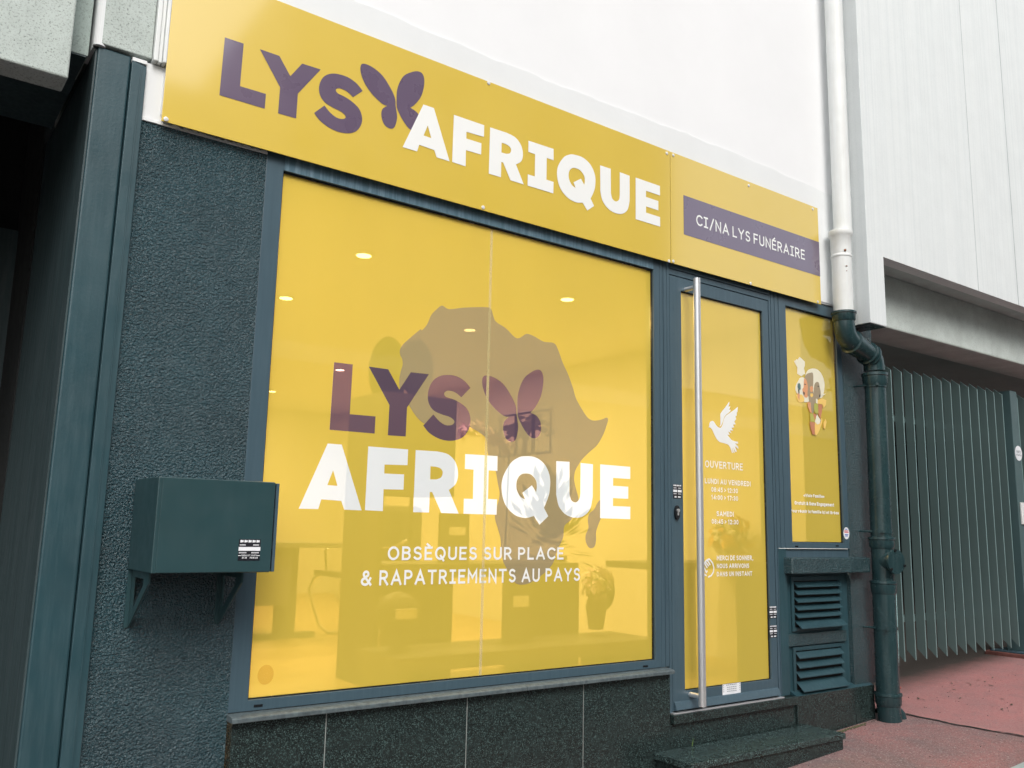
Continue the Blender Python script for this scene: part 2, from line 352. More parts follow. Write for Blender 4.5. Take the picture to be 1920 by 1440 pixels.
# stroke alphabet: cap height 1
GL = {
 'A': (.74, [[(0, 0), (.37, 1), (.74, 0)], [(.15, .3), (.59, .3)]]),
 'B': (.56, [[(0, 0), (0, 1), (.3, 1)]+arc(.3, .77, .23, .23, 90, -90)+[(0, .54)], [(.3, .54)]+arc(.31, .27, .25, .27, 90, -90)+[(0, 0)]]),
 'C': (.66, [arc(.4, .5, .4, .5, 45, 315, 14)]),
 'D': (.64, [[(0, 0), (0, 1), (.24, 1)]+arc(.24, .5, .4, .5, 90, -90, 12)+[(0, 0)]]),
 'E': (.5, [[(.5, 1), (0, 1), (0, 0), (.5, 0)], [(0, .52), (.44, .52)]]),
 'F': (.5, [[(.5, 1), (0, 1), (0, 0)], [(0, .5), (.42, .5)]]),
 'G': (.7, [arc(.4, .5, .4, .5, 50, 360, 14)+[(.42, .5)]]),
 'I': (.42, [[(.21, 0), (.21, 1)], [(0, 1), (.42, 1)], [(0, 0), (.42, 0)]]),
 'L': (.48, [[(0, 1), (0, 0), (.48, 0)]]),
 'M': (.74, [[(0, 0), (0, 1), (.37, .38), (.74, 1), (.74, 0)]]),
 'N': (.62, [[(0, 0), (0, 1), (.62, 0), (.62, 1)]]),
 'O': (.76, [arc(.38, .5, .38, .5, 90, 450, 20)]),
 'P': (.54, [[(0, 0), (0, 1), (.28, 1)]+arc(.28, .73, .26, .27, 90, -90)+[(0, .46)]]),
 'Q': (.76, [arc(.38, .5, .38, .5, 90, 450, 20), [(.42, .28), (.66, -.12)]]),
 'R': (.58, [[(0, 0), (0, 1), (.28, 1)]+arc(.28, .73, .26, .27, 90, -90)+[(0, .46)], [(.28, .46), (.58, 0)]]),
 'S': (.54, [arc(.27, .76, .25, .24, 35, 270, 10)+arc(.27, .26, .27, .26, 90, -150, 10)]),
 'T': (.62, [[(0, 1), (.62, 1)], [(.31, 1), (.31, 0)]]),
 'U': (.6, [[(0, 1), (0, .3)]+arc(.3, .3, .3, .3, 180, 360, 10)+[(.6, 1)]]),
 'V': (.7, [[(0, 1), (.35, 0), (.7, 1)]]),
 'Y': (.68, [[(0, 1), (.34, .48), (.68, 1)], [(.34, .48), (.34, 0)]]),
 'X': (.62, [[(0, 1), (.62, 0)], [(.62, 1), (0, 0)]]),
 '0': (.56, [arc(.28, .5, .28, .5, 90, 450, 18)]), '1': (.36, [[(0, .8), (.22, 1), (.22, 0)]]),
 '2': (.52, [arc(.26, .74, .26, .26, 170, -30, 8)+[(0, 0), (.52, 0)]]), '3': (.5, [arc(.25, .76, .24, .24, 150, -90, 8), arc(.25, .27, .25, .27, 90, -150, 8)]),
 '4': (.56, [[(.42, 0), (.42, 1), (0, .28), (.56, .28)]]), '5': (.52, [[(.48, 1), (.08, 1), (.04, .56)]+arc(.25, .32, .27, .32, 120, -140, 8)]),
 '7': (.5, [[(0, 1), (.5, 1), (.16, 0)]]), '8': (.54, [arc(.27, .76, .22, .24, 90, 450, 12), arc(.27, .27, .27, .27, 90, 450, 12)]),
 ':': (.08, [[(.04, .62), (.04, .66)], [(.04, .08), (.04, .12)]]), '>': (.4, [[(0, .78), (.4, .48), (0, .18)]]), ',': (.1, [[(.08, .06), (.02, -.16)]]),
 '/': (.46, [[(0, -.1), (.46, 1.1)]]), '-': (.3, [[(0, .42), (.3, .42)]]),
 '&': (.72, [[(.7, 0), (.2, .62)]+arc(.32, .80, .19, .2, 205, -30, 8)+[(.12, .42)]+arc(.28, .24, .28, .25, 130, 320, 10)+[(.68, .46)]]),
 '«': (.5, [[(.24, .6), (0, .36), (.24, .12)], [(.48, .6), (.24, .36), (.48, .12)]]), '»': (.5, [[(0, .6), (.24, .36), (0, .12)], [(.24, .6), (.48, .36), (.24, .12)]]),
 'a': (.5, [arc(.25, .35, .25, .35, 20, 380, 14), [(.5, .7), (.5, 0)]]), 'b': (.5, [arc(.25, .35, .25, .35, 160, 520, 14), [(0, 1), (0, 0)]]),
 'c': (.42, [arc(.26, .35, .26, .35, 50, 310, 10)]), 'd': (.5, [arc(.25, .35, .25, .35, 20, 380, 14), [(.5, 1), (.5, 0)]]),
 'e': (.48, [[(.02, .36), (.48, .36)]+arc(.24, .35, .24, .35, 0, 310, 12)]), 'f': (.3, [[(.32, 1), (.2, .98), (.12, .84), (.12, 0)], [(0, .66), (.3, .66)]]),
 'g': (.5, [arc(.25, .35, .25, .35, 20, 380, 14), [(.5, .7), (.5, -.08)]+arc(.25, -.08, .25, .2, 0, -140, 6)]), 'i': (.06, [[(.03, 0), (.03, .68)], [(.03, .92), (.03, .97)]]),
 'l': (.06, [[(.03, 0), (.03, 1)]]), 'm': (.72, [[(0, 0), (0, .7)], [(0, .45)]+arc(.18, .5, .18, .2, 180, 0, 6)+[(.36, 0)], [(.36, .45)]+arc(.54, .5, .18, .2, 180, 0, 6)+[(.72, 0)]]),
 'n': (.44, [[(0, 0), (0, .7)], [(0, .45)]+arc(.22, .48, .22, .22, 180, 0, 6)+[(.44, 0)]]), 'o': (.5, [arc(.25, .35, .25, .35, 90, 450, 14)]),
 'r': (.28, [[(0, 0), (0, .7)], [(0, .42)]+arc(.26, .42, .26, .26, 180, 85, 4)]), 's': (.38, [arc(.19, .52, .17, .17, 40, 270, 7)+arc(.19, .17, .19, .18, 90, -145, 7)]),
 't': (.3, [[(.12, .92), (.12, .1), (.2, 0), (.3, 0)], [(0, .66), (.3, .66)]]), 'u': (.44, [[(0, .7), (0, .24)]+arc(.22, .24, .22, .24, 180, 360, 6)+[(.44, .7)], [(.44, .3), (.44, 0)]]),
 'v': (.46, [[(0, .7), (.23, 0), (.46, .7)]]),
}
ACC = {'È': ('E', [(.14, 1.30), (.32, 1.14)]), 'É': ('E', [(.36, 1.30), (.18, 1.14)]), 'é': ('e', [(.32, .98), (.2, .84)]), 'à': ('a', [(.14, .98), (.28, .84)]), 'ç': ('c', [(.26, -.04), (.24, -.22)])}
def ribbon(pts, hw, closed=False, sq=True):
    q = [pts[0]]
    for p in pts[1:]:
        if math.hypot(p[0]-q[-1][0], p[1]-q[-1][1]) > 1e-4: q.append(p)
    closed = len(q) > 3 and math.hypot(q[0][0]-q[-1][0], q[0][1]-q[-1][1]) < 1e-3
    if closed: q = q[:-1]
    n = len(q); L = []; Rr = []
    if sq and not closed:
        for e, g in ((0, 1), (n-1, n-2)):
            d = Vector((q[e][0]-q[g][0], q[e][1]-q[g][1])).normalized()*hw; q[e] = (q[e][0]+d.x, q[e][1]+d.y)
    for i in range(n):
        a = Vector(q[i-1]) if (i > 0 or closed) else None; b = Vector(q[(i+1) % n]) if (i < n-1 or closed) else None; p = Vector(q[i])
        d1 = (p-a).normalized() if a is not None else None; d2 = (b-p).normalized() if b is not None else None
        if d1 is None: d1 = d2
        if d2 is None: d2 = d1
        n1 = Vector((-d1.y, d1.x)); n2 = Vector((-d2.y, d2.x)); m = n1+n2
        m = m.normalized() if m.length > 1e-3 else n1
        k = hw/max(.38, m.dot(n1)); L.append(p+m*k); Rr.append(p-m*k)
    qs = [(L[i], L[(i+1) % n], Rr[(i+1) % n], Rr[i]) for i in range(n if closed else n-1)]
    return qs
def union2d(polys):
    """overlapping polygons merged into one flat triangle mesh without overlaps"""
    V = []; F = []
    for q in polys:
        q = [Vector((p[0], p[1])) for p in q]
        ar = sum(q[i].x*q[(i+1) % len(q)].y-q[(i+1) % len(q)].x*q[i].y for i in range(len(q)))
        if abs(ar) < 1e-9: continue
        if ar < 0: q = q[::-1]
        F.append(list(range(len(V), len(V)+len(q)))); V += q
    r = delaunay_2d_cdt(V, [], F, 1, 1e-6)
    fs = [tuple(f) for f, of in zip(r[2], r[5]) if of]
    return r[0], fs
def classify2d(loops):
    """triangulate all closed loops together; returns points, triangles and, per triangle, the loops it lies in"""
    V = []; F = []
    for q in loops:
        q = [Vector((p[0], p[1])) for p in q]
        ar = sum(q[i].x*q[(i+1) % len(q)].y-q[(i+1) % len(q)].x*q[i].y for i in range(len(q)))
        if ar < 0: q = q[::-1]
        F.append(list(range(len(V), len(V)+len(q)))); V += q
    r = delaunay_2d_cdt(V, [], F, 1, 1e-7)
    return r[0], [tuple(f) for f in r[2]], [set(o) for o in r[5]]
def text_mesh(mb, s, x0, x1, zb, cap, y, weight=.15, track=.2, gap=.38):
    """lettering between x0 and x1 on the plane y, baseline zb, cap height cap"""
    hw = weight/2; pen = 0; quads = []
    for ch in s:
        if ch == ' ': pen += gap; continue
        acc = None
        if ch in ACC: ch, acc = ACC[ch]
        wd, st = GL[ch]
        if ch == 'I' and weight > .175: wd, st = .02, [[(.01, 0), (.01, 1)]]
        gq = []
        for k in st+([acc] if acc else []):
            pts = [(pen+hw+p[0]*1., hw+p[1]*(1-weight)) for p in k]
            gq += ribbon(pts, hw)
        quads.append(gq)
        pen += wd+weight+track
    tot = pen-track; sx = (x1-x0)/tot
    for gq in quads:
        vs, fs = union2d(gq)
        mb.add([(x0+p[0]*sx, y, zb+p[1]*cap) for p in vs], fs)
    return mb
def text_px(mb, s, pl, pr, top, y, **k):
    """pl/pr: picture positions of the baseline's two ends on plane y, top: of a cap top at the left"""
    a = P(*pl, y); b = P(*pr, y); t = P(*top, y)
    zb = (a.z+b.z)/2; return text_mesh(mb, s, a.x, b.x, zb, t.z-a.z, y, **k)

# letters of the word AFRIQUE and LYS plus the butterfly, traced once on the sign board
SG = (700, 80, 3.2)
AF = {
 'A': [C((300, 371), (363, 393), (457, 713), (379, 688), (365, 645), (275, 613), (262, 653), (175, 627)), C((326, 497), (347, 573), (301, 557))],
 'F': [C((483, 433), (665, 496), (663, 566), (558, 535), (557, 575), (648, 604), (646, 672), (555, 645), (553, 743), (472, 716))],
 'R': [[(700, 508, 1), (800, 541, 1), (850, 568), (884, 612), (897, 665), (888, 710), (855, 731, 1), (902, 851, 1), (822, 826, 1), (778, 719, 1), (767, 716, 1), (765, 808, 1), (692, 786, 1)],
       [(769, 600, 1), (792, 608, 1), (815, 622), (826, 643), (818, 664), (796, 667, 1), (768, 659, 1)]],
 'I': [C((930, 588), (1081, 638), (1081, 706), (1040, 692), (1038, 822), (1081, 836), (1079, 905), (925, 858), (926, 790), (968, 803), (970, 670), (929, 655))],
 'Q': [[(1205, 672), (1260, 692), (1305, 737), (1330, 800), (1330, 865), (1318, 905), (1303, 936, 1), (1324, 980, 1), (1283, 1008, 1), (1255, 960, 1), (1215, 958), (1165, 930), (1122, 875), (1103, 810), (1106, 745), (1140, 690), (1172, 673)],
       [(1207, 752), (1240, 766), (1264, 800), (1268, 830), (1265, 853, 1), (1245, 816, 1), (1200, 838, 1), (1213, 872, 1), (1190, 853), (1173, 815), (1173, 778), (1186, 757)]],
 'U': [[(1360, 736, 1), (1424, 757, 1), (1425, 905, 1), (1434, 937), (1455, 953), (1473, 942), (1478, 915, 1), (1478, 777, 1), (1537, 799, 1), (1537, 950, 1), (1525, 1002), (1495, 1026), (1455, 1024), (1410, 998), (1375, 950), (1361, 890, 1)]],
 'E': [C((1573, 813), (1713, 860), (1713, 922), (1632, 897), (1632, 938), (1705, 963), (1705, 1033), (1632, 1012), (1632, 1021), (1720, 1047), (1720, 1109), (1576, 1063))],
}
AF['E'] = [C((1573, 813), (1713, 860), (1713, 922), (1632, 897), (1632, 940), (1706, 964), (1705, 1034), (1632, 985), (1632, 1020), (1720, 1047), (1720, 1109), (1576, 1063))]
LY = {
 'L': [C((150, 108), (277, 150), (252, 437), (427, 490), (419, 589), (113, 497))],
 'Y': [C((386, 187), (518, 233), (592, 370), (672, 285), (797, 325), (643, 487), (631, 655), (509, 620), (523, 445))],
 'S': [[(1080, 470, 1), (1040, 420), (982, 378), (920, 357), (870, 353), (825, 368), (796, 405), (785, 455), (795, 505), (827, 548), (880, 582), (930, 607), (958, 630), (965, 648), (945, 659), (905, 650), (862, 617), (822, 568, 1), (752, 618, 1), (790, 668), (850, 715), (910, 743), (968, 755), (1020, 749), (1055, 723), (1075, 680), (1073, 630), (1050, 582), (1005, 540), (960, 510), (912, 485), (899, 463), (917, 451), (952, 461), (985, 482), (1015, 512, 1)]],
}
LG = (380, 40, 3.6)
def shape(loops, z, y): return [spline(onplane(unz(l, *z), y)) for l in loops]
SY = -.032                                     # face of the sign board
sgA = {k: shape(v, SG, SY) for k, v in AF.items()}; sgL = {k: shape(v, LG, SY) for k, v in LY.items()}
def snapz(d, chars):
    """common cap line and base line for a word"""
    pass
def affine(d, order, src0, src1, dst0, dst1):
    sx = (dst1[0]-dst0[0])/(src1[0]-src0[0]); sz = (dst1[1]-dst0[1])/(src1[1]-src0[1])
    return {k: [[(dst0[0]+(p[0]-src0[0])*sx, dst0[1]+(p[1]-src0[1])*sz) for p in l] for l in d[k]] for k in order}
def bbox(d):
    xs = [p[0] for v in d.values() for l in v for p in l]; zs = [p[1] for v in d.values() for l in v for p in l]
    return min(xs), max(xs), min(zs), max(zs)
# E of AFRIQUE: clean rebuild from its own box
def clean_E(box):
    x0, x1, z0, z1 = box; w_, h = x1-x0, z1-z0; s = .42*w_
    return [[(x0, z0), (x1, z0), (x1, z0+.235*h), (x0+s, z0+.235*h), (x0+s, z0+.385*h), (x0+.93*w_, z0+.385*h), (x0+.93*w_, z0+.615*h), (x0+s, z0+.615*h), (x0+s, z0+.765*h), (x1, z0+.765*h), (x1, z1), (x0, z1)]]
b_ = bbox({'E': sgA['E']}); ibox = bbox({'I': sgA['I']}); sgA['E'] = clean_E((b_[0], b_[1], ibox[2], ibox[3]))

WN = (560, 560, 2.9091)
GY = .02                                       # glass plane
def wp(px, py, y=GY): q = P(WN[0]+px/WN[2], WN[1]+py/WN[2], y); return (q.x, q.z)

# ================================================================ SETTING: ground
def slope_sheet(name, pts, mat, dz, thick=None):
    m = MB(); n = len(pts); m.add([(x, y, gz(x)+dz) for x, y in pts], [tuple(range(n))])
    o = m.build(name, mat); tag(o, kind='structure'); return o
slope_sheet('ground', [(-60, -60), (80, -60), (80, 60), (-60, 60)], M['road'], -.14)
def slope_slab(name, x0, x1, y0, y1, mat, dz, th, nx=1):
    m = MB(); v = []
    for (x, y) in ((x0, y0), (x1, y0), (x1, y1), (x0, y1)): v.append((x, y, gz(x)+dz-th))
    for (x, y) in ((x0, y0), (x1, y0), (x1, y1), (x0, y1)): v.append((x, y, gz(x)+dz))
    m.add(v, [(0, 3, 2, 1), (4, 5, 6, 7), (0, 1, 5, 4), (1, 2, 6, 5), (2, 3, 7, 6), (3, 0, 4, 7)])
    return tag(m.build(name, mat), kind='structure')
slope_slab('pavement', -12, 5.19, -.95, .05, M['pave'], 0, .15)
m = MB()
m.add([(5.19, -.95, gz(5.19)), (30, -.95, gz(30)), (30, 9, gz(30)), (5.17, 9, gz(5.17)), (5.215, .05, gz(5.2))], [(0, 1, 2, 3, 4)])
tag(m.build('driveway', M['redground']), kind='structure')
slope_slab('kerb', -12, 30, -1.10, -.955, M['kerb'], .004, .15)
m = MB(); pts = []
for k in range(40):
    t = k/39; y = -.95+t*1.02; x = 5.19+.010*math.sin(9*t)+.006*math.sin(31*t); pts.append((x, y))
for k in range(39):
    a, b = pts[k], pts[k+1]; wd = .006+.005*abs(math.sin(k*1.7))
    m.add([(a[0]-wd, a[1], gz(a[0])+.005), (b[0]-wd, b[1], gz(b[0])+.005), (b[0]+wd, b[1], gz(b[0])+.005), (a[0]+wd, a[1], gz(a[0])+.005)], [(3, 2, 1, 0)])
tag(m.build('ground_joint', M['crack']), kind='structure')
# scattered grit and moss along the foot of the wall
m = MB()
for k in range(420):
    if k < 260: x = random.uniform(4.3, 5.1); y = -.035-abs(random.gauss(0, .012))
    else: x = random.uniform(3.9, 6.8); y = random.uniform(-.9, .2)
    r = random.uniform(.0012, .004); m.ball((x, y, gz(x)+r*.4), r, 5, 3, (1, random.uniform(.6, 1), .6))
o = m.build('gravel_grit', M['crack']); tag(o, 'fine dark grit lying along the granite plinth and over the red ground', 'grit', kind='stuff')
m = MB()
for k in range(260):
    x = random.uniform(4.55, 4.8)+random.gauss(0, .03); y = -.04-abs(random.gauss(0, .008)); r = random.uniform(.002, .006)
    m.ball((x, y, gz(x)+r*.3), r, 5, 3)
o = m.build('moss', M['moss']); tag(o, 'brown green moss along the crack between plinth and pavement', 'moss', kind='stuff')
m = MB()
for k in range(60):
    x = random.uniform(5.6, 7.6); y = random.uniform(-.8, .15); a = random.uniform(0, 3.14); L = random.uniform(.008, .028); dx, dy = math.cos(a)*L, math.sin(a)*L
    m.add([(x-dx, y-dy, gz(x)+.003), (x+dy*.3, y-dx*.3, gz(x)+.004), (x+dx, y+dy, gz(x)+.005), (x-dy*.3, y+dx*.3, gz(x)+.004)], [(0, 1, 2, 3)])
o = m.build('dry_leaves', M['leafd']); tag(o, 'small dark leaf scraps scattered on the red driveway', 'leaf litter', kind='stuff')

# ================================================================ SHOP BUILDING
shop = thing('shop_building', 'white rendered building with dark teal shopfront, yellow glazing and black granite plinth', 'building', (3, 0, .1))
FY = 0.
# upper render and its proud lower band with a ragged top edge
MB().box(.705, 5.10, .0, .30, 2.60, 7).build('upper_wall', M['white'], shop)
pts = [(.706, 2.62)]+[(4.60, 2.62)]+[(5.099, 2.62)]
top = []
a0 = P(650, 0, -.004); a1 = P(1520, 350, -.004)
for k in range(90):
    x = 5.099-(5.099-.706)*k/89; top.append((x, 3.35+.010*math.sin(x*2.1)+.004*math.sin(x*17)+random.uniform(-.0035, .0035)))
MB().prism(pts+top, 'y', -.006, -.0).build('render_band', M['whiteb'], shop)
# textured walls either side of the glazing
z0w = -1.2
MB().box(.645, 1.10, .0, .30, z0w, 2.583).build('roughcast_wall', M['crust'], shop)
MB().box(4.822, 5.165, .004, .30, .337, 2.60).build('roughcast_wall', M['crust_s'], shop)
MB().box(4.135, 4.8215, .030, .30, .337, .987).build('vent_wall', M['teal'], shop)
m = MB(); pts = []
for k in range(60): x = .650+(1.10-.650)*k/59; pts.append((x, 2.583+.010+random.uniform(-.006, .007)))
m.prism([(.650, 2.5835), (1.10, 2.5835)]+pts[::-1], 'y', -.006, .01)
m.build('torn_render_edge', M['whiteb'], shop)
MB().box(.6455, .7045, -.0, .3, 2.584, 2.80).build('pale_render_patch', M['whiteb'], shop)
# narrow trim around the vents, ledge above them
m = MB(); m.box(4.136, 4.205, .0, .0298, .34, 1.124); m.build('vent_surround', M['teal'], shop)
MB().box(4.205, 4.8215, .010, .0298, 1.0755, 1.124).build('apron_panel', M['alu'], shop)
MB().box(4.182, 4.945, -.055, .029, .987, 1.075).build('ledge', M['crust_s'], shop, bevel=.006)
m = MB(); m.box(4.2055, 4.775, .012, .0298, .59, .655)
m.build('band_between_vents', M['crust_s'], shop, bevel=.003)
def vent(z0, z1, n, nm):
    v = MB().box(4.293, 4.727, .0295, .0299, z0, z1).build('vent', M['black'], shop)
    h = (z1-z0)/n
    for k in range(n):
        zt = z1-h*k-.004; last = k == n-1
        yo = -.024 if last else -.002; dz = h*(.90 if last else .55)
        m = MB(); x0, x1 = 4.296, 4.724+(.012 if last else 0)
        m.prism([(.028, zt), (yo, zt-dz), (yo, zt-dz-.006), (.022, zt-.008), (.028, zt-.008)], 'x', x0, x1)
        m.build('slat', M['teal'], v, bevel=.0012)
    return v
vent(.690, .942, 6, 'a'); vent(.352, .560, 4, 'b')
MB().ring(4.270, 4.750, .668, .968, (.0225, .0225, .0195, .024), .018, .0292).build('vent_frame', M['teal'], shop, bevel=.002)
MB().ring(4.270, 4.750, .340, .582, (.0225, .0225, .010, .020), .018, .0292).build('vent_frame', M['teal'], shop, bevel=.002)

# granite plinth: separate slabs with pale joints
def slab(x0, x1, z1, y=-.02, zb=None, parent=shop, name='granite_slab'):
    return MB().box(x0, x1, y, .10, zb if zb is not None else gz(x0)-.2, z1).build(name, M['granite'], parent, bevel=.0015)
MB().box(1.1135, 3.246, -.0185, .09, -.3, .528).build('plinth_joint', M['joint'], shop)
for x0, x1 in ((1.112, 1.4570), (1.4610, 2.0720), (2.0760, 2.6940), (2.6980, 3.2465)): slab(x0, x1, .528)
MB().box(3.25, 4.968, -.004, .09, -.1, .286).build('plinth_joint', M['joint'], shop)
slab(3.2505, 4.2335, .2875, -.008); slab(4.2375, 4.7855, .331, -.020); slab(4.7885, 4.985, .331, -.020)
slab(3.262, 4.228, .333, -.030, .2915, name='door_cill')
m = MB(); m.prism([(-.018, .3315), (.028, .3315), (.028, .352)], 'x', 4.24, 4.985); m.build('plinth_fillet', M['teal'], shop)
# stone sill under the big window, two lengths
m = MB(); m.prism([(-.055, .5305), (.03, .5305), (.03, .556), (-.045, .550), (-.055, .545)], 'x', 1.098, 2.352)
m.build('window_sill', M['sill'], shop, bevel=.002)
m = MB(); m.prism([(-.055, .5305), (.03, .5305), (.03, .556), (-.045, .550), (-.055, .545)], 'x', 2.3535, 3.245)
m.build('window_sill', M['sill'], shop, bevel=.002)

# ---- big shop window
m = MB()
m.ring(1.100, 3.2115, .5565, 2.612, (.069, .0415, .0365, .073), .0, .055)
win = m.build('shop_window', M['alu'], shop, bevel=.0015)
MB().ring(1.1695, 3.1695, .5935, 2.5385, (.0045, .0045, .004, .006), .012, .03).build('glazing_gasket', M['lock'], win)
MB().box(1.172, 3.168, -.0012, -.0006, 2.5395, 2.610).build('head_streaks', M['aluv'], win)
for px, py in ((484, 1323), (1210, 1249)):
    q = P(px, py, 0); MB().box(q.x-.016, q.x+.016, -.0020, -.0008, q.z-.004, q.z+.004).build('drain_slot', M['lock'], win)
# pilaster profile between window and door: grooved bars
def profile(x0, x1, z0, z1, widths, parent, name, gap=.0022, y0=0., deep=.010):
    tot = sum(widths)+gap*(len(widths)-1); k = (x1-x0-gap*(len(widths)-1))/sum(widths); m = MB(); x = x0
    for i, w_ in enumerate(widths):
        m.box(x, x+w_*k, y0+(0.002 if i % 2 else 0), .055, z0, z1); x += w_*k+gap
    o = m.build(name, M['alu'], parent, bevel=.001)
    return o
profile(3.213, 3.266, .5565, 2.612, [3, 1.4, 1.2, 3], win, 'mullion')

# ---- door: jambs then leaf
dj = MB()
jd = MB(); jd.box(3.2685, 3.287, .002, .055, .3345, 2.612); jd.box(3.2871, 4.110, .002, .055, 2.5385, 2.5680); jd.box(3.2871, 4.110, -.004, .05, 2.5700, 2.612)
jd.box(4.1105, 4.128, .002, .055, .3345, 2.612)
jd.box(3.262, 3.2872, .045, .06, .34, 2.61)
frame = jd.build('door_frame', M['alu'], shop, bevel=.0012)
MB().ring(3.2872, 4.1104, .3345, 2.538, (.02, .02, .02, .02), .052, .058).build('door_rebate', M['lock'], shop)
MB().box(3.27, 4.126, -.022, .035, .3335, .3400).build('threshold', M['steel'], shop, bevel=.001)
profile(4.1295, 4.1985, 1.126, 2.612, [2, 1.2, 1.2, 2.4], shop, 'mullion')
MB().box(4.1295, 4.135, .0, .04, .338, 1.1255).build('mullion', M['alu'], shop)
door = MB().ring(3.291, 4.1065, .3445, 2.5345, (.0875, .0520, .0880, .0700), .004, .05).build('door', M['alu'], shop, bevel=.0015)
MB().ring(3.3787, 4.0543, .4327, 2.4643, (.004, .004, .004, .005), .014, .03).build('glazing_gasket', M['lock'], door)
MB().add([(3.381, GY, .435), (4.052, GY, .435), (4.052, GY, 2.461), (3.381, GY, 2.461)], [(0, 1, 2, 3)]).build('pane', M['film2'], door)
m = MB(); m.prism([(-.016, .350), (.0035, .345), (.0035, .388), (-.004, .384)], 'x', 3.297, 4.101); m.build('weather_bar', M['alu'], door, bevel=.001)
# pull bar
HY = -.075
h0 = P(1306.5, 522, HY); h1 = P(1317, 1325, HY); hx = (h0.x+h1.x)/2; HR = .0185
h = MB().tube([(hx, HY, h1.z), (hx, HY, h0.z)], HR, 32).build('pull_handle', M['steel'], door, smooth=True)
for px, py in ((1290, 536), (1293, 1314)):
    q = Vector((hx, 0, h0.z-.045 if py < 900 else h1.z+.045)); MB().tube([(q.x, .0035, q.z), (q.x, HY+.004, q.z)], .0125, 20).build('standoff', M['steel'], h, smooth=True)
# cylinder lock
a = P(1268.5, 961, .0); m = MB(); L_ = []
for k in range(20): t = 2*math.pi*k/20; L_.append((a.x+.017*math.cos(t), a.z+.036*math.sin(t)))
m.prism(L_, 'y', -.010, .003); lk = m.build('lock', M['lock'], door, bevel=.002)
MB().tube([(a.x, -.0105, a.z+.010), (a.x, -.016, a.z+.010)], .009, 16).build('key_cylinder', M['steel'], lk, smooth=True)
MB().box(a.x-.004, a.x+.004, -.014, -.0105, a.z-.014, a.z+.004).build('key_slot', M['steel'], lk)
def sticker_rows(parent, px0, py0, px1, py1, y, dots=True, rows=None, y2=None):
    """dark service sticker with white dotted rows; corners given as picture positions"""
    a = P(px0, py0, y); b = P(px1, py1, y); x0, x1, z1, z0 = a.x, b.x, a.z, b.z; W = x1-x0; H = z1-z0
    st = MB().add([(x0, y, z0), (x1, y, z0), (x1, y, z1), (x0, y, z1)], [(0, 1, 2, 3)]).build('sticker', M['stick_b'], parent, label='small black sticker with white printed rows')
    m = MB(); yy = y-.0006
    def bar(u0, u1, v0, v1): m.add([(x0+W*u0, yy, z1-H*v1), (x0+W*u1, yy, z1-H*v1), (x0+W*u1, yy, z1-H*v0), (x0+W*u0, yy, z1-H*v0)], [(0, 1, 2, 3)])
    for k in range(5): bar(.06+k*.185, .06+k*.185+.07, .03, .15); bar(.135+k*.185, .135+k*.185+.07, .04, .14)
    bar(0, 1, .36, .54)
    for k in range(7): bar(.03+k*.05, .06+k*.05, .60, .66); bar(.60+k*.05, .63+k*.05, .60, .66); bar(.04+k*.04, .07+k*.04, .24, .29); bar(.66+k*.04, .69+k*.04, .24, .29)
    bar(0, .13, .75, .78); bar(.87, 1, .75, .78)
    m.build('print', M['stick_w'], st)
    t = MB(); text_mesh(t, 'RIDEAUX ET VOLETS', x0+W*.15, x0+W*.85, z1-H*.79, H*.07, yy-.0003, weight=.2); text_mesh(t, '01 43', x0+W*.18, x0+W*.40, z1-H*.91, H*.085, yy-.0003, weight=.24)
    text_mesh(t, '70 81 04', x0+W*.53, x0+W*.90, z1-H*.91, H*.085, yy-.0003, weight=.24)
    t.build('lettering', M['stick_w'], st); return st
# (door is itself a part: its stickers stay single meshes)
def flat_sticker(parent, px0, py0, px1, py1, y, label):
    a = P(px0, py0, y); b = P(px1, py1, y); x0, x1, z1, z0 = a.x, b.x, a.z, b.z; W = x1-x0; H = z1-z0
    m = MB().add([(x0, y, z0), (x1, y, z0), (x1, y, z1), (x0, y, z1)], [(0, 1, 2, 3)]); nb = 1; yy = y-.0006
    def bar(u0, u1, v0, v1): m.add([(x0+W*u0, yy, z1-H*v1), (x0+W*u1, yy, z1-H*v1), (x0+W*u1, yy, z1-H*v0), (x0+W*u0, yy, z1-H*v0)], [(0, 1, 2, 3)])
    for k in range(5): bar(.04+k*.19, .18+k*.19, .02, .12)
    bar(.0, .46, .38, .55); bar(.54, 1, .38, .55)
    for k in range(4): bar(.05+k*.09, .11+k*.09, .22, .28); bar(.6+k*.09, .66+k*.09, .22, .28); bar(.05+k*.09, .11+k*.09, .64, .70); bar(.6+k*.09, .66+k*.09, .64, .70)
    bar(.15, .40, .84, .94); bar(.55, .88, .84, .94)
    o = m.build('sticker', M['stick_b'], parent, label=label); o.data.materials.append(M['stick_w'])
    for i, p in enumerate(o.data.polygons): p.material_index = 0 if i < nb else 1
    return o
flat_sticker(door, 1262, 908, 1278, 935, .0028, 'small black printed sticker above the lock')
flat_sticker(door, 1442.5, 1137, 1456.5, 1159, .0028, 'upper of two small black printed stickers on the hinge side')
flat_sticker(door, 1443, 1173, 1457, 1195, .0028, 'lower of two small black printed stickers on the hinge side')
a = P(1354.5, 1286, .0028); b = P(1389, 1303, .0028)
m = MB().add([(a.x, .0028, b.z-.006), (b.x, .0028, b.z-.006), (b.x, .0028, a.z+.006), (a.x, .0028, a.z+.006)], [(0, 1, 2, 3)])
for k in range(6): x = a.x+(b.x-a.x)*(.2+.1*k); m.add([(x, .002, a.z-.001), (x+.010, .002, a.z-.001), (x+.010, .002, a.z+.003), (x, .002, a.z+.003)], [(0, 1, 2, 3)])
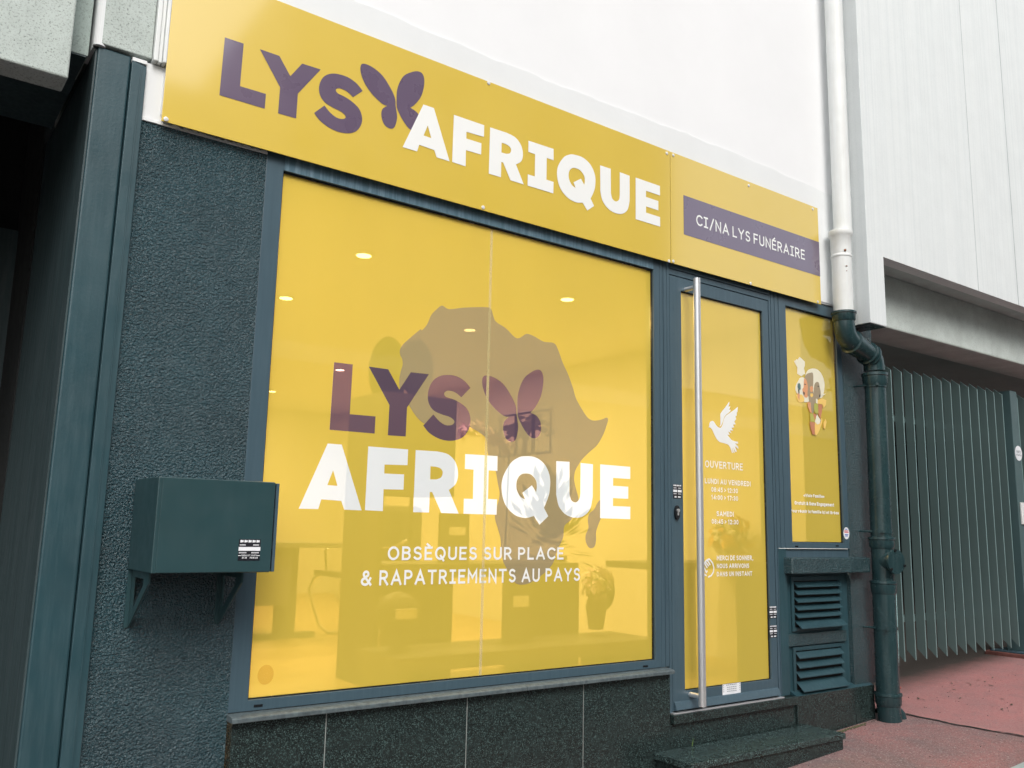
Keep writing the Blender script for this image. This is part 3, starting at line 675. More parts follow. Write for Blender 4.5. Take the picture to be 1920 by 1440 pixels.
for r_ in range(3):
    for k in range(5): x = a.x+(b.x-a.x)*(.24+.11*k); z = a.z-.012-.010*r_; m.add([(x, .002, z), (x+.012, .002, z), (x+.012, .002, z+.003), (x, .002, z+.003)], [(0, 1, 2, 3)])
for k in range(4):
    z = a.z-.002-.010*k
    for x in (a.x+.006, b.x-.010): m.add([(x, .002, z), (x+.005, .002, z), (x+.005, .002, z+.004), (x, .002, z+.004)], [(0, 1, 2, 3)])
o = m.build('sticker', M['stick_w'], door, label='white address sticker with grey print'); o.data.materials.append(M['stick_g'])
for i, p in enumerate(o.data.polygons): p.material_index = 0 if i == 0 else 1

# ---- narrow fixed window right of the door
side = MB().ring(4.2005, 4.8205, 1.1265, 2.612, (.0665, .0505, .0335, .0770), .0, .055).build('side_window', M['alu'], shop, bevel=.0015)
MB().ring(4.2675, 4.7695, 1.1605, 2.5345, (.004, .004, .003, .005), .012, .03).build('glazing_gasket', M['lock'], side)
MB().add([(4.270, GY, 1.162), (4.767, GY, 1.162), (4.767, GY, 2.531), (4.270, GY, 2.531)], [(0, 1, 2, 3)]).build('pane', M['film2'], side)
for px, py in ((1493.5, 1024.5), (1569.5, 1023.5)):
    q = P(px, py, 0); MB().box(q.x-.014, q.x+.014, -.0014, -.0006, q.z-.004, q.z+.004).build('drain_slot', M['lock'], side)
q = P(1587, 1000, -.001); m = MB(); m.flat([[(q.x+.030*math.cos(2*math.pi*k/28), q.z+.036*math.sin(2*math.pi*k/28)) for k in range(28)]], -.001); nb = len(m.f)
for k, (z, w_) in enumerate(((.022, .012), (.012, .020), (.004, .022), (-.010, .018), (-.018, .014))): m.add([(q.x-w_, -.0016, q.z+z), (q.x+w_, -.0016, q.z+z), (q.x+w_, -.0016, q.z+z+.005), (q.x-w_, -.0016, q.z+z+.005)], [(0, 1, 2, 3)])
o = m.build('round_sticker', M['stick_w'], side, label='round white sticker with red and blue print'); o.data.materials.append(M['stick_r']); o.data.materials.append(M['stick_bl'])
for i, p in enumerate(o.data.polygons): p.material_index = 0 if i < nb else (1 if (i-nb) in (1, 2) else 2)
MB().box(3.287, 4.11, -.0006, .0018, 2.5700, 2.5705).build('head_groove', M['lock'], shop)

MB().box(4.142, 4.80, -.0015, .006, 1.1235, 1.1262).build('sealant_line', M['whitev'], shop)
# ---- vinyls on the big window
def flats(parent, name, loops, y, mat, label=None):
    m = MB(); m.flat(loops, y); return m.build(name, mat, parent, label=label)
# Africa silhouette
z4 = (560, 560, 2.9091); z2 = (660, 600, 5.1433); z3 = (880, 720, 4.0); z6 = (860, 940, 2.88)
af = unz([(782, 38), (752, 58), (722, 90), (700, 140), (672, 172)], *z4)+unz([(660, 90), (600, 138), (540, 190), (490, 236), (462, 285), (463, 335), (482, 375), (487, 430), (468, 500), (455, 570), (458, 650), (490, 740), (550, 825), (600, 905), (650, 965), (700, 1000), (790, 1030), (900, 1030), (1020, 1000), (1100, 1005), (1150, 1040), (1235, 1090), (1290, 1140), (1305, 1200)], *z2) \
    + unz([(135, 500), (150, 560), (195, 650), (212, 740), (226, 820), (215, 890), (195, 940), (192, 1010), (212, 1080), (233, 1160), (238, 1230), (250, 1320), (272, 1370)], *z3)+unz([(282, 400), (305, 440), (340, 450), (385, 440), (440, 405), (490, 360), (515, 320), (530, 270), (560, 205), (572, 160)], *z6) \
    + unz([(705, 1190), (706, 1120), (715, 1060), (770, 1010), (815, 930), (818, 860), (800, 790), (785, 720), (790, 660), (815, 610), (850, 560), (900, 510), (960, 455), (1005, 375), (1035, 290), (1040, 262), (1025, 252), (985, 268), (930, 274), (890, 255), (850, 200), (800, 110), (780, 40)], *z3) \
    + unz([(1500, 500), (1470, 415), (1440, 350), (1415, 280), (1392, 243), (1335, 234), (1285, 206), (1243, 192), (1205, 214), (1178, 210), (1130, 162), (1075, 125), (1060, 90), (1048, 56), (1015, 46), (900, 49), (820, 57)], *z4)
afl = spline(onplane(af, GY), 4)
md = unz([(980, 870), (955, 900), (935, 940), (900, 970), (888, 1020), (892, 1080), (872, 1130), (872, 1180), (892, 1222), (915, 1232), (940, 1215), (950, 1170), (950, 1110), (968, 1050), (990, 1000), (1010, 950), (1010, 890)], *z3)
mdl = spline(onplane(md, GY), 4)
wA = affine(sgA, 'AFRIQUE', (bbox({'a': sgA['A']})[0], 2.7642), (3.1867, 2.9874), (1.3206, 1.2585), (3.0215, 1.5125))
wL = affine(sgL, 'LYS', (0.8957, 2.7461), (1.4705, 2.9781), (1.4264, 1.5612), (2.0754, 1.8284))
bf = [[(1188, 628, 1), (1185, 590), (1165, 540), (1120, 470), (1070, 432), (1025, 419), (1003, 432), (1003, 480), (1025, 540), (1062, 592), (1115, 638), (1145, 645, 1), (1120, 672), (1115, 715), (1130, 763), (1160, 781), (1185, 765), (1197, 705), (1192, 655, 1)],
      [(1194, 640, 1), (1192, 600), (1196, 520), (1225, 440), (1270, 400), (1305, 387), (1328, 402), (1335, 450), (1322, 530), (1292, 590), (1265, 622, 1), (1298, 640), (1318, 672), (1322, 715), (1310, 748), (1285, 762), (1255, 748), (1222, 702), (1199, 655, 1)]]
bfl = [spline(onplane(unz(l, *WN), GY)) for l in bf]
# the film is cut out under the lettering: one joint triangulation shared by pane, silhouettes and letters
loops = [[(1.172, .596), (3.168, .596), (3.168, 2.534), (1.172, 2.534)], afl, mdl]; kinds = ['pane', 'africa', 'island']
for l in bfl: loops.append(l); kinds.append('bf')
for ch in 'LYS': loops.append(wL[ch][0]); kinds.append('L'+ch)
for ch in 'AFRIQUE': loops.append(wA[ch][0]); kinds.append('W')
holes = [wA[ch][1] for ch in 'ARQ']; loops += holes; kinds += ['hole']*3
V2, F2, O2 = classify2d(loops)
sets = {'pane': [], 'africa': [], 'island': [], 'bf': [], 'lys': [], 'white': []}
for f, o_ in zip(F2, O2):
    ks = {kinds[i] for i in o_}
    if 'hole' in ks: k = 'y'
    elif 'W' in ks: k = 'white'
    elif 'bf' in ks: k = 'bf'
    elif any(x[0] == 'L' for x in ks): k = 'lys'
    else: k = 'y'
    if k == 'y':
        if 'pane' in ks: sets['pane'].append(f)
        if 'africa' in ks: sets['africa'].append(f)
        if 'island' in ks: sets['island'].append(f)
    else: sets[k].append(f)
def from_set(name, key, y, mat, label=None):
    used = sorted({i for f in sets[key] for i in f}); mp = {v: n for n, v in enumerate(used)}
    return MB().add([(V2[i].x, y, V2[i].y) for i in used], [tuple(mp[i] for i in f) for f in sets[key]]).build(name, mat, win, label=label)
from_set('pane', 'pane', GY, M['film'])
from_set('continent_silhouette', 'africa', GY-.001, M['africa'], 'translucent brown Africa silhouette')
from_set('island_silhouette', 'island', GY-.001, M['africa'])
from_set('lettering', 'lys', GY-.0005, M['purplef'], 'large purple letters LYS')
from_set('butterfly_emblem', 'bf', GY-.0005, M['purplef'])
from_set('lettering', 'white', GY-.0005, M['whitef'], 'large white letters AFRIQUE')
for s_, l_, r_, t_, lab in (('OBSÈQUES SUR PLACE', (726.5, 1050.3), (1056.5, 1049.4), (726.5, 1024), 'thin white line OBSÈQUES SUR PLACE'), ('& RAPATRIEMENTS AU PAYS', (676, 1098.6), (1087.4, 1089.3), (676, 1069.6), 'thin white line & RAPATRIEMENTS AU PAYS')):
    m = MB(); text_px(m, s_, l_, r_, t_, GY-.0012, weight=.17, track=.22, gap=.40)
    m.build('lettering', M['whitev'], win, label=lab)
q0 = P(921, 455, GY); m = MB().box(q0.x-.006, q0.x+.008, GY-.0012, GY-.0006, .597, 2.533); m.build('film_seam', M['seam'], win)
q = P(498, 1265, GY); flats(win, 'round_mark', [[(q.x+.030*math.cos(2*math.pi*k/24), q.z+.034*math.sin(2*math.pi*k/24)) for k in range(24)]], GY-.001, M['greyf'])

# ---- vinyls on the door
DY = GY-.002
z8 = (1240, 820, 2.717)
def t8(s, l, r, b0, b1, top, **k):
    m = MB()
    text_px(m, s, (z8[0]+l/z8[2], z8[1]+b0/z8[2]), (z8[0]+r/z8[2], z8[1]+b1/z8[2]), (z8[0]+l/z8[2], z8[1]+top/z8[2]), DY, **k)
    m.build('lettering', M['whitev'], door, label='white line '+s)
t8('OUVERTURE', 223, 415, 155, 167, 118, weight=.17)
t8('LUNDI AU VENDREDI', 222, 455, 236, 249, 209, weight=.20)
t8('08:45 > 12:30', 255, 390, 279, 284, 254, weight=.20); t8('14:00 > 17:30', 255, 391, 318, 323, 293, weight=.20)
t8('SAMEDI', 282, 369, 402, 404, 376, weight=.20); t8('08:45 > 12:30', 257, 393, 442, 443, 417, weight=.20)
t8('MERCI DE SONNER,', 283, 468, 627, 626, 602, weight=.20); t8('NOUS ARRIVONS', 283, 447, 668, 665, 644, weight=.20); t8('DANS UN INSTANT', 283, 463, 709, 705, 685, weight=.20)
zd = (1300, 740, 10.286)
dove = [[(290, 628, 1), (304, 612, 1), (306, 575), (320, 530), (352, 508), (388, 512), (415, 548), (450, 600), (505, 638), (535, 630), (565, 570), (590, 470), (630, 405), (720, 340), (790, 290), (858, 232, 1), (852, 330, 1), (838, 345, 1), (838, 400, 1), (815, 420, 1), (826, 470, 1), (790, 520, 1), (814, 570, 1), (765, 580, 1), (790, 630, 1), (735, 640, 1), (768, 690, 1), (705, 690, 1), (738, 740, 1), (672, 712, 1), (706, 780, 1), (655, 770, 1), (735, 872, 1), (800, 898), (862, 908, 1), (862, 950, 1), (800, 935, 1), (866, 1000, 1), (868, 1050, 1), (800, 990, 1), (838, 1098, 1), (815, 1105, 1), (770, 1010, 1), (800, 1118, 1), (780, 1122, 1), (745, 1010, 1), (765, 1125, 1), (745, 1120, 1), (715, 1030), (670, 965), (600, 938), (510, 912), (455, 860), (405, 770), (365, 680), (330, 640), (312, 632, 1)],
        [(500, 612, 1), (520, 580), (522, 470), (520, 385), (545, 330), (610, 250), (692, 130, 1), (696, 175, 1), (676, 235, 1), (716, 222, 1), (690, 290, 1), (726, 290, 1), (700, 335), (640, 380), (600, 430), (575, 500), (555, 560), (525, 610, 1)]]
m = MB(); [m.flat([spline(onplane(unz(l, *zd), DY), 5)], DY) for l in dove]; m.build('dove_emblem', M['whitev'], door)
zh = (1280, 1000, 4.5)
hand = [arc(175, 305, 88, 62, 80, -52, 10), [(230, 258), (208, 222), (214, 246)], [(252, 262), (228, 222), (205, 232), (226, 262)], [(214, 256), (196, 238), (185, 250), (212, 276)], [(205, 282), (186, 262)], [(200, 296), (188, 330), (180, 310)], [(198, 352), (184, 356)]]
hand = [[(218, 368), (242, 356), (260, 325), (263, 290), (254, 255), (236, 228), (222, 217), (211, 222), (214, 235), (230, 262)], [(214, 236), (200, 228), (192, 238), (216, 272)], [(194, 244), (184, 250), (204, 286)], [(186, 296), (198, 330), (206, 320)], [(180, 345), (196, 355)]]
m = MB()
for j, s_ in enumerate(hand):
    pp = [(P(zh[0]+x/zh[2], zh[1]+y/zh[2], DY).x, P(zh[0]+x/zh[2], zh[1]+y/zh[2], DY).z) for x, y in s_]
    for rb in ribbon(pp, .0042): m.add([(p[0], DY-.0001*j, p[1]) for p in rb], [(3, 2, 1, 0)])
m.build('hand_emblem', M['whitev'], door)

# ---- vinyls on the side window
zs = (1460, 840, 6.545)
def ts(s, l, r, b0, b1, top, **k):
    m = MB(); text_px(m, s, (zs[0]+l/zs[2], zs[1]+b0/zs[2]), (zs[0]+r/zs[2], zs[1]+b1/zs[2]), (zs[0]+l/zs[2], zs[1]+top/zs[2]), DY, **k)
    m.build('lettering', M['whitev'], side, label='small white line '+s)
ts('«Visio Famille»', 305, 562, 603, 612, 563, weight=.24, track=.14, gap=.3)
ts('Gratuit & Sans Engagement', 195, 680, 697, 717, 652, weight=.24, track=.14, gap=.3)
ts('Pour réunir la famille içi et là-bas', 146, 738, 790, 815, 749, weight=.24, track=.14, gap=.3)
zi = (1480, 640, 6.5417)
cols = {'cream': (.80, .76, .60), 'tan': (.36, .29, .19), 'brown': (.22, .17, .13), 'salmon': (.72, .34, .17), 'terra': (.55, .23, .12), 'gold': (.86, .58, .16), 'green': (.45, .45, .10), 'dk': (.06, .06, .06), 'teal': (.10, .18, .18), 'red': (.60, .12, .08)}
for k, v in cols.items(): M['c_'+k] = painted('print '+k, v, .45, .03)
art = [('cream', [(55, 240), (75, 235), (90, 215), (100, 225), (125, 190), (150, 210), (190, 250), (190, 300), (180, 330), (195, 400), (170, 408), (150, 428), (125, 415), (95, 395), (98, 320), (70, 270)]),
       ('cream', [(300, 333), (350, 350), (395, 400), (425, 480), (432, 560), (420, 640), (400, 690), (300, 690), (210, 560), (195, 440), (215, 370), (250, 340)]),
       ('cream', [(130, 450), (180, 445), (200, 520), (200, 620), (240, 680), (240, 740), (180, 740), (150, 700), (95, 640), (75, 590), (80, 540), (110, 480)]),
       ('gold', [(90, 680), (100, 720), (130, 750), (180, 735), (178, 690), (150, 650), (120, 660), (85, 655)]),
       ('salmon', [(100, 630), (130, 650), (125, 720), (105, 690)]), ('salmon', [(180, 470), (200, 455), (230, 480), (235, 560), (235, 650), (215, 690), (185, 680), (172, 650), (160, 590), (175, 560)]),
       ('tan', [(190, 440), (215, 400), (255, 386), (290, 392), (293, 500), (290, 560), (280, 610), (245, 670), (222, 660), (228, 560), (212, 480)]),
       ('tan', [(240, 640), (285, 600), (300, 640), (320, 700), (318, 760), (300, 860), (280, 885), (265, 800), (240, 720)]),
       ('tan', [(310, 530), (330, 500), (360, 505), (372, 560), (385, 620), (380, 680), (350, 710), (310, 690), (300, 610)]),
       ('salmon', [(252, 560), (280, 545), (294, 570), (285, 620), (258, 620)]), ('gold', [(258, 640), (290, 640), (292, 670), (276, 688), (258, 670)]),
       ('dk', [(183, 520), (205, 528), (204, 536), (184, 528)]), ('dk', [(170, 615), (190, 628), (188, 652), (176, 655)]), ('dk', [(345, 546), (368, 548), (366, 556), (346, 554)]), ('dk', [(368, 652), (384, 655), (380, 685), (366, 680)]),
       ('teal', [(105, 520), (125, 510), (140, 540), (138, 590), (118, 595), (103, 560)]), ('dk', [(108, 590), (118, 640), (126, 640), (122, 592)]),
       ('gold', [(345, 720), (400, 700), (455, 720), (450, 780), (420, 820), (405, 770), (345, 765)]), ('cream', [(325, 700), (348, 715), (345, 765), (325, 755)]), ('cream', [(400, 650), (450, 640), (430, 655), (405, 670)]),
       ('salmon', [(225, 745), (262, 750), (265, 800), (275, 880), (255, 870), (228, 800)]), ('green', [(305, 762), (352, 765), (355, 880), (335, 890), (310, 870), (300, 820)]),
       ('terra', [(355, 770), (405, 775), (402, 850), (392, 900), (385, 955), (365, 920), (355, 880)]), ('terra', [(290, 885), (330, 895), (320, 940), (308, 960)]), ('green', [(252, 880), (290, 890), (315, 985), (260, 985)]),
       ('cream', [(340, 890), (360, 930), (385, 965), (375, 1010), (345, 1020), (312, 990)]), ('terra', [(250, 985), (312, 995), (312, 1145), (285, 1140), (262, 1060)]),
       ('gold', [(315, 995), (345, 1022), (385, 990), (395, 940), (405, 975), (382, 1060), (350, 1130), (318, 1145)]), ('gold', [(445, 950), (458, 990), (440, 1075), (420, 1060), (418, 1000)])]
em = MB(); idx = []; mats = []
for j, (c_, pts) in enumerate(art):
    n0 = len(em.f); yy = DY-.0002*(j+1)
    em.flat([spline(onplane(unz(pts, *zi), yy), 3) if len(pts) > 7 and j else [p[:2] for p in onplane(unz(pts, *zi), yy)]], yy)
    if c_ not in mats: mats.append(c_)
    idx += [mats.index(c_)]*(len(em.f)-n0)
o = em.build('printed_emblem', M['c_'+mats[0]], side, label='coloured map emblem with profile faces')
for c_ in mats[1:]: o.data.materials.append(M['c_'+c_])
for i, p in enumerate(o.data.polygons): p.material_index = idx[i]

# ================================================================ FASCIA SIGNS
def screws(parent, pts, y):
    for px, py in pts:
        q = P(px, py, y)
        MB().tube([(q.x, y, q.z), (q.x, y-.003, q.z), (q.x, y-.005, q.z)], [.0085, .0085, .004], 14).build('screw', M['screw'], parent, smooth=True)
sg = thing('fascia_sign', 'long yellow fascia sign with purple LYS, butterfly and white AFRIQUE lettering', 'sign', (1.9, -.05, 2.57))
MB().box(0.7041, 3.2653, -.031, -.026, 2.5870, 3.2031).build('panel', M['yellow'], sg, bevel=.001)
m = MB(); [m.flat(sgL[k], SY) for k in 'LYS']; m.build('lettering', M['purple'], sg, label='purple letters LYS')
# butterfly: the window one, moved and scaled onto the sign (centre joint to centre joint)
c0 = wp(1190, 630); c1 = P(380+1305/3.6, 40+568/3.6, SY)
bs = [[(c1.x+(p[0]-c0[0])*.885, c1.z+(p[1]-c0[1])*.87) for p in l] for l in bfl]
m = MB(); [m.flat([l], SY) for l in bs]; m.build('butterfly_emblem', M['purple'], sg)
m = MB(); [m.flat(sgA[k], SY-.0008) for k in 'AFRIQUE']; m.build('lettering', M['whitev'], sg, label='white letters AFRIQUE')
screws(sg, [(311, 223.5), (905.5, 389), (916, 156), (1250, 287.5), (1254, 489.5)], -.031)
sg2 = thing('fascia_sign', 'short yellow fascia sign over the door with purple CI/NA LYS FUNÉRAIRE band', 'sign', (3.9, -.05, 2.57))
MB().box(3.2693, 4.5778, -.031, -.026, 2.5870, 3.2031).build('panel', M['yellow'], sg2, bevel=.001)
MB().add([(3.3659, SY, 2.7637), (4.5773, SY, 2.7637), (4.5773, SY, 2.9830), (3.3659, SY, 2.9830)], [(0, 1, 2, 3)]).build('purple_band', M['purple'], sg2)
m = MB(); text_px(m, 'CI/NA LYS FUNÉRAIRE', (1305.5, 422.5), (1509.3, 487), (1305.5, 402), SY-.0008, weight=.15, gap=.30); m.build('lettering', M['whitev'], sg2)
screws(sg2, [(1262, 291), (1262, 490), (1403.5, 348), (1523.5, 392), (1407, 531.5), (1533, 566)], -.031)
MB().box(.73, 4.54, -.0255, -.0065, 2.64, 3.15).build('sign_batten', M['stick_g'], sg)

# ================================================================ METAL BOX on its brackets
bx = thing('metal_box', 'dark teal metal box on two brackets beside the shop window', 'box', (.92, -.14, 1.04))
x0, x1, yb, zb, zt = .7335, 1.1045, -.285, 1.044, 1.336
m = MB(); m.box(x0, x1, yb, -.001, zb, zt); m.build('body', M['boxpaint'], bx, bevel=.003)
MB().box(x0+.012, x1+.0, yb-.0035, yb-.0005, zb+.002, zt-.002).build('front_panel', M['boxpaint'], bx, bevel=.001)
MB().box(x1+.0045, x1+.014, yb-.004, -.01, zb+.002, zt-.004).build('end_plate', M['alu'], bx, bevel=.001)
MB().box(x1, x1+.0045, yb+.004, -.012, zb+.01, zt-.01).build('shadow_gap', M['lock'], bx)
for bxp in (.752, 1.045):
    yo = -.205; zz = zb-.001
    o_ = [(-.001, zz), (yo, zz), (yo, zz-.035), (-.020, zz-.175), (-.001, zz-.185)]
    i_ = [(-.028, zz-.022), (yo+.055, zz-.022), (yo+.055, zz-.042), (-.028, zz-.135)]
    m = MB(); pl = [[Vector((p[0], p[1], 0)) for p in o_], [Vector((p[0], p[1], 0)) for p in i_]]; tri = tessellate_polygon(pl); allp = o_+i_
    n = len(allp); v = [(bxp-.003, p[0], p[1]) for p in allp]+[(bxp+.003, p[0], p[1]) for p in allp]
    f = [tuple(t) for t in tri]+[tuple(n+i for i in t) for t in tri]
    for off, L in ((0, len(o_)), (len(o_), len(i_))): f += [(off+i, off+(i+1) % L, n+off+(i+1) % L, n+off+i) for i in range(L)]
    m.add(v, f); m.box(bxp-.016, bxp-.0035, -.006, -.001, zz-.185, zz); m.build('bracket', M['boxpaint'], bx, merge=True)
sticker_rows(bx, 448.5, 1011, 486.5, 1051, yb-.0045)

# ================================================================ LEFT NEIGHBOUR (dark entrance)
lb = thing('neighbouring_building', 'weathered concrete building over a dark entrance left of the shop', 'building', (.3, 0, 0))
m = MB(); m.prism([(.462, -1.2), (.5795, -1.2), (.5935, 2.805), (.487, 2.805)], 'y', .0, 1.0); m.build('pillar', M['teal'], lb, bevel=.006)
m = MB(); m.prism([(.4560, -1.2), (.4615, -1.2), (.4865, 2.80), (.4810, 2.80)], 'y', .012, 1.0); m.build('reveal', M['reveal'], lb)
m = MB(); m.prism([(.5815, -1.2), (.644, -1.2), (.644, 2.775), (.5955, 2.785)], 'y', -.014, .05); m.build('cable_cover', M['teal'], lb, bevel=.002)
m = MB(); m.prism([(.615, -1.2), (.619, -1.2), (.628, 2.76), (.624, 2.76)], 'y', -.018, -.0143); m.build('cover_ridge', M['teal'], lb)
m = MB(); m.box(.5965, .6435, -.010, .05, 2.787, 2.800); m.build('pale_cap', M['whiteb'], lb)
m = MB(); m.box(.492, .658, -.012, .9, 2.812, 7); m.build('upper_wall', M['concl'], lb, bevel=.004)
m = MB(); m.tube([(.490, .008, 2.806), (.490, .008, 7)], .020, 20); m.box(.472, .4905, .008, .16, 2.806, 7); m.build('rounded_corner', M['whiteb'], lb)
m = MB(); m.prism([(-.004, 2.803), (-.022, 2.803), (-.022, 2.815)][::-1]+[], 'x', .659, .6595)
m = MB(); m.box(.660, .676, -.030, .02, 2.803, 7); m.box(.677, .690, -.024, .02, 2.803, 7); m.box(.691, .7035, -.034, .02, 2.803, 7); m.build('corner_moulding', M['pipew'], lb, bevel=.003)
q = P(128, 147, -.10)
MB().box(-4, q.x, -.10, .02, q.z, 7).build('concrete_beam', M['concl'], lb, bevel=.006)
q2 = P(165, 105, .03); q3 = PZ(97, 240, q2.z)
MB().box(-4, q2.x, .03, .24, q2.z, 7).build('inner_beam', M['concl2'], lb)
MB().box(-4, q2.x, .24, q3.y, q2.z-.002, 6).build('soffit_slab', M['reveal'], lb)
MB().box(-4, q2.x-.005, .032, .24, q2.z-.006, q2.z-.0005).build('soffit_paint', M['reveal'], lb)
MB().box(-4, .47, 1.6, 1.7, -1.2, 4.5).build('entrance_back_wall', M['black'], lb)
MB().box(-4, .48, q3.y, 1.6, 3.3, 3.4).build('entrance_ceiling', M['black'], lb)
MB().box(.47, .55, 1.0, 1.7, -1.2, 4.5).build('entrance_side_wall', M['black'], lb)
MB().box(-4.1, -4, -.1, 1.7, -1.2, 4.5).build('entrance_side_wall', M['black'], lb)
q = P(30, 560, 1.55)
MB().box(-.9, q.x, 1.53, 1.599, -1.2, 2.55).build('entrance_door', M['reveal'], lb)

# ================================================================ RIGHT NEIGHBOUR
rb_ = thing('concrete_building', 'pale concrete building with overhanging parapet above the slatted gate', 'building', (6, 0, .2))
yf = -.175
m = MB(); m.prism([(4.87, 2.497), (5.05, 2.497), (5.05, 2.950), (30, 2.950), (30, 9), (4.87, 9)], 'y', yf, -.085)
m.build('parapet', M['concr'], rb_, bevel=.004)
MB().box(4.872, 5.048, -.085, .0, 2.499, 9).build('parapet_end', M['concr'], rb_)
MB().box(4.873, 5.047, yf+.006, -.0, 2.493, 2.4965).build('end_underside', M['lock'], rb_)
MB().box(5.0485, 30, -.084, -.055, 2.985, 3.3).build('drip_lip', M['concr'], rb_)
MB().box(5.0485, 30, -.055, .40, 2.975, 9).build('soffit', M['concs'], rb_)
MB().box(5.168, 30, .07, .38, 2.600, 2.975).build('beam', M['concb'], rb_, bevel=.01)
MB().box(14, 14.1, .305, 6, -.5, 2.74).build('passage_side_or_added_wall', M['dark'], rb_)  # unseen wall, added to close the passage off from sky light
MB().box(5.168, 30, .38, 6, 2.74, 2.80).build('passage_ceiling', M['soffit'], rb_)
MB().box(5.168, 30, 5.9, 6.0, -.5, 2.74).build('passage_back_wall', M['soffit'], rb_)
MB().box(5.1665, 5.20, .305, 6.0, -.5, 2.74).build('passage_side_or_added_wall', M['dark'], rb_)
q = P(1840, 690, 2.6); q1 = P(1857, 690, 2.6)
MB().box(q.x, q1.x, 2.6, 2.85, -.3, 2.74).build('column', M['gate'], rb_)
for px, wd in ((1798, .0025), (1867, .0045)):
    q = P(px, 0, yf); MB().box(q.x-wd, q.x+wd, yf-.0012, yf-.0002, 2.952, 8.9).build('panel_joint', M['joint2'], rb_)

# ================================================================ SLATTED GATE
GYY = .25
gate = thing('slatted_gate', 'dark green gate of upright slats with slanted ends across the red driveway', 'gate', (6.6, .3, .3))
def slat_mb(x, zf=2.375, zbm=.372):
    d = .062; t = .0055
    m = MB(); m.prism([(GYY, zbm), (GYY, zf), (GYY+d, zf+.052), (GYY+d, zbm+.062)], 'x', x-t, x+t); nf = len(m.f)
    for z in (.655, 2.045): m.box(x+t+.0005, x+t+.022, GYY+.040, GYY+.0655, z-.013, z+.013)
    return m, nf
X0, X1, NS = 5.805, 7.464, 13
pitch = (X1-X0)/(NS-1)
_m, _nf = slat_mb(0); base = _m.build('slat', M['gate'], gate, bevel=.0008)
base.data.materials.append(M['gedge']); base.data.materials.append(M['screw'])
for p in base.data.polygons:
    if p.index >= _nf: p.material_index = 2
    elif p.normal.y < -.3 or p.normal.z > .3: p.material_index = 1  # front and top faces take the painted-in light
for k in range(NS+2):
    o = base if k == 0 else base.copy()
    if k: S.collection.objects.link(o); o.parent = gate
    x = X0+pitch*k if k < NS else X0-pitch*(k-NS+1)
    o.matrix_parent_inverse = Matrix.Translation(-Vector(gate.location)); o.location = (x, 0, 0)
for z in (.62, 2.02):
    MB().box(5.30, 7.50, GYY+.066, GYY+.10, z, z+.045).build('rail', M['gate'], gate)
post = thing('gate_post', 'square dark green gate post on a red block with round white sticker', 'post', (7.66, .3, .3))
qa = P(1893, 732, GYY-.03); qb = P(1905.5, 733, GYY-.03)
MB().box(qa.x, qb.x, GYY-.03, GYY+.13, .3305, qa.z).build('shaft', M['postm'], post, bevel=.003)
MB().box(qa.x-.09, qb.x+.35, GYY-.08, GYY+.22, .318, .330).build('base_plate', M['alu'], post, bevel=.002)
MB().box(qa.x-.11, qb.x+.40, GYY-.11, GYY+.26, .1, .3175).build('base_block', M['block'], post, bevel=.008)
q = P(1910.5, 850, GYY-.032); m = MB()
cx_ = qa.x+(qb.x-qa.x)*.62
m.flat([[(cx_+.062*math.cos(2*math.pi*k/28), q.z+.062*math.sin(2*math.pi*k/28)) for k in range(28)]], GYY-.032); st = m.build('round_sticker', M['stick_w'], post)
m = MB(); text_mesh(m, 'PORTE', cx_-.035, cx_+.035, q.z+.0, .022, GYY-.033, weight=.22); text_mesh(m, 'AUTOMATIQUE', cx_-.048, cx_+.048, q.z-.022, .014, GYY-.033, weight=.22); m.build('lettering', M['stick_g'], st)
q = P(1915, 962, GYY-.04); MB().box(q.x, q.x+.30, GYY-.045, GYY-.031, q.z-.09, q.z+.085).build('control_plate', M['pipew'], post, bevel=.003)
fn = thing('slatted_fence', 'fence of upright dark green slats right of the gate post', 'fence', (8.6, .3, .3))
for k in range(12):
    o = base.copy(); S.collection.objects.link(o); o.parent = fn; o.matrix_parent_inverse = Matrix.Translation(-Vector(fn.location)); o.location = (qb.x+.075+pitch*k, 0, 0)
MB().box(qb.x, qb.x+1.8, GYY+.066, GYY+.10, 2.02, 2.065).build('rail', M['gate'], fn)
MB().box(qb.x, qb.x+1.8, GYY+.066, GYY+.10, .62, .665).build('rail', M['gate'], fn)

# ================================================================ DOWNPIPE
pipe = thing('downpipe', 'downpipe, white above and dark teal cast iron below, between shop and gate', 'pipe', (4.97, -.1, .14))
PY = -.095
def pc(px, py): return P(px, py, PY)
ux = (pc(1566, 20).x+pc(1577, 430).x)/2
zc = pc(1577, 436).z
MB().tube([(ux, PY, 7), (ux, PY, zc-.02)], .0545, 32).build('white_pipe', M['pipew'], pipe, smooth=True)
def lathe(x, y, prof, mat, nm, parent=pipe, n=32):
    return MB().tube([(x, y, z) for z, r in prof], [r for z, r in prof], n).build(nm, mat, parent, smooth=True)
z1_ = pc(1580, 585).z
lx = pc(1579, 520).x
lathe(lx, PY, [(zc+.004, .056), (zc+.002, .072), (zc-.014, .074), (zc-.030, .070), (zc-.040, .063), (zc-.12, .061), (zc-.145, .059), (z1_-.02, .059)], M['pipew'], 'white_socket')
MB().tube([(lx, PY, zc-.150), (lx, PY, zc-.155), (lx, PY, zc-.165), (lx, PY, zc-.17)], [.0595, .063, .063, .0595], 32).build('pipe_clamp', M['pipew'], pipe, smooth=True)
for c_, r_, k_ in (((lx-.035, PY-.050, zc-.135), .008, (1, 1, 1)), ((lx-.028, PY-.052, zc-.235), .0035, (3, 1, 1.2)), ((lx-.030, PY-.052, zc-.265), .003, (1, 1, 1))): MB().ball(c_, r_, sc=k_).build('rust_spot', M['rust'], pipe)
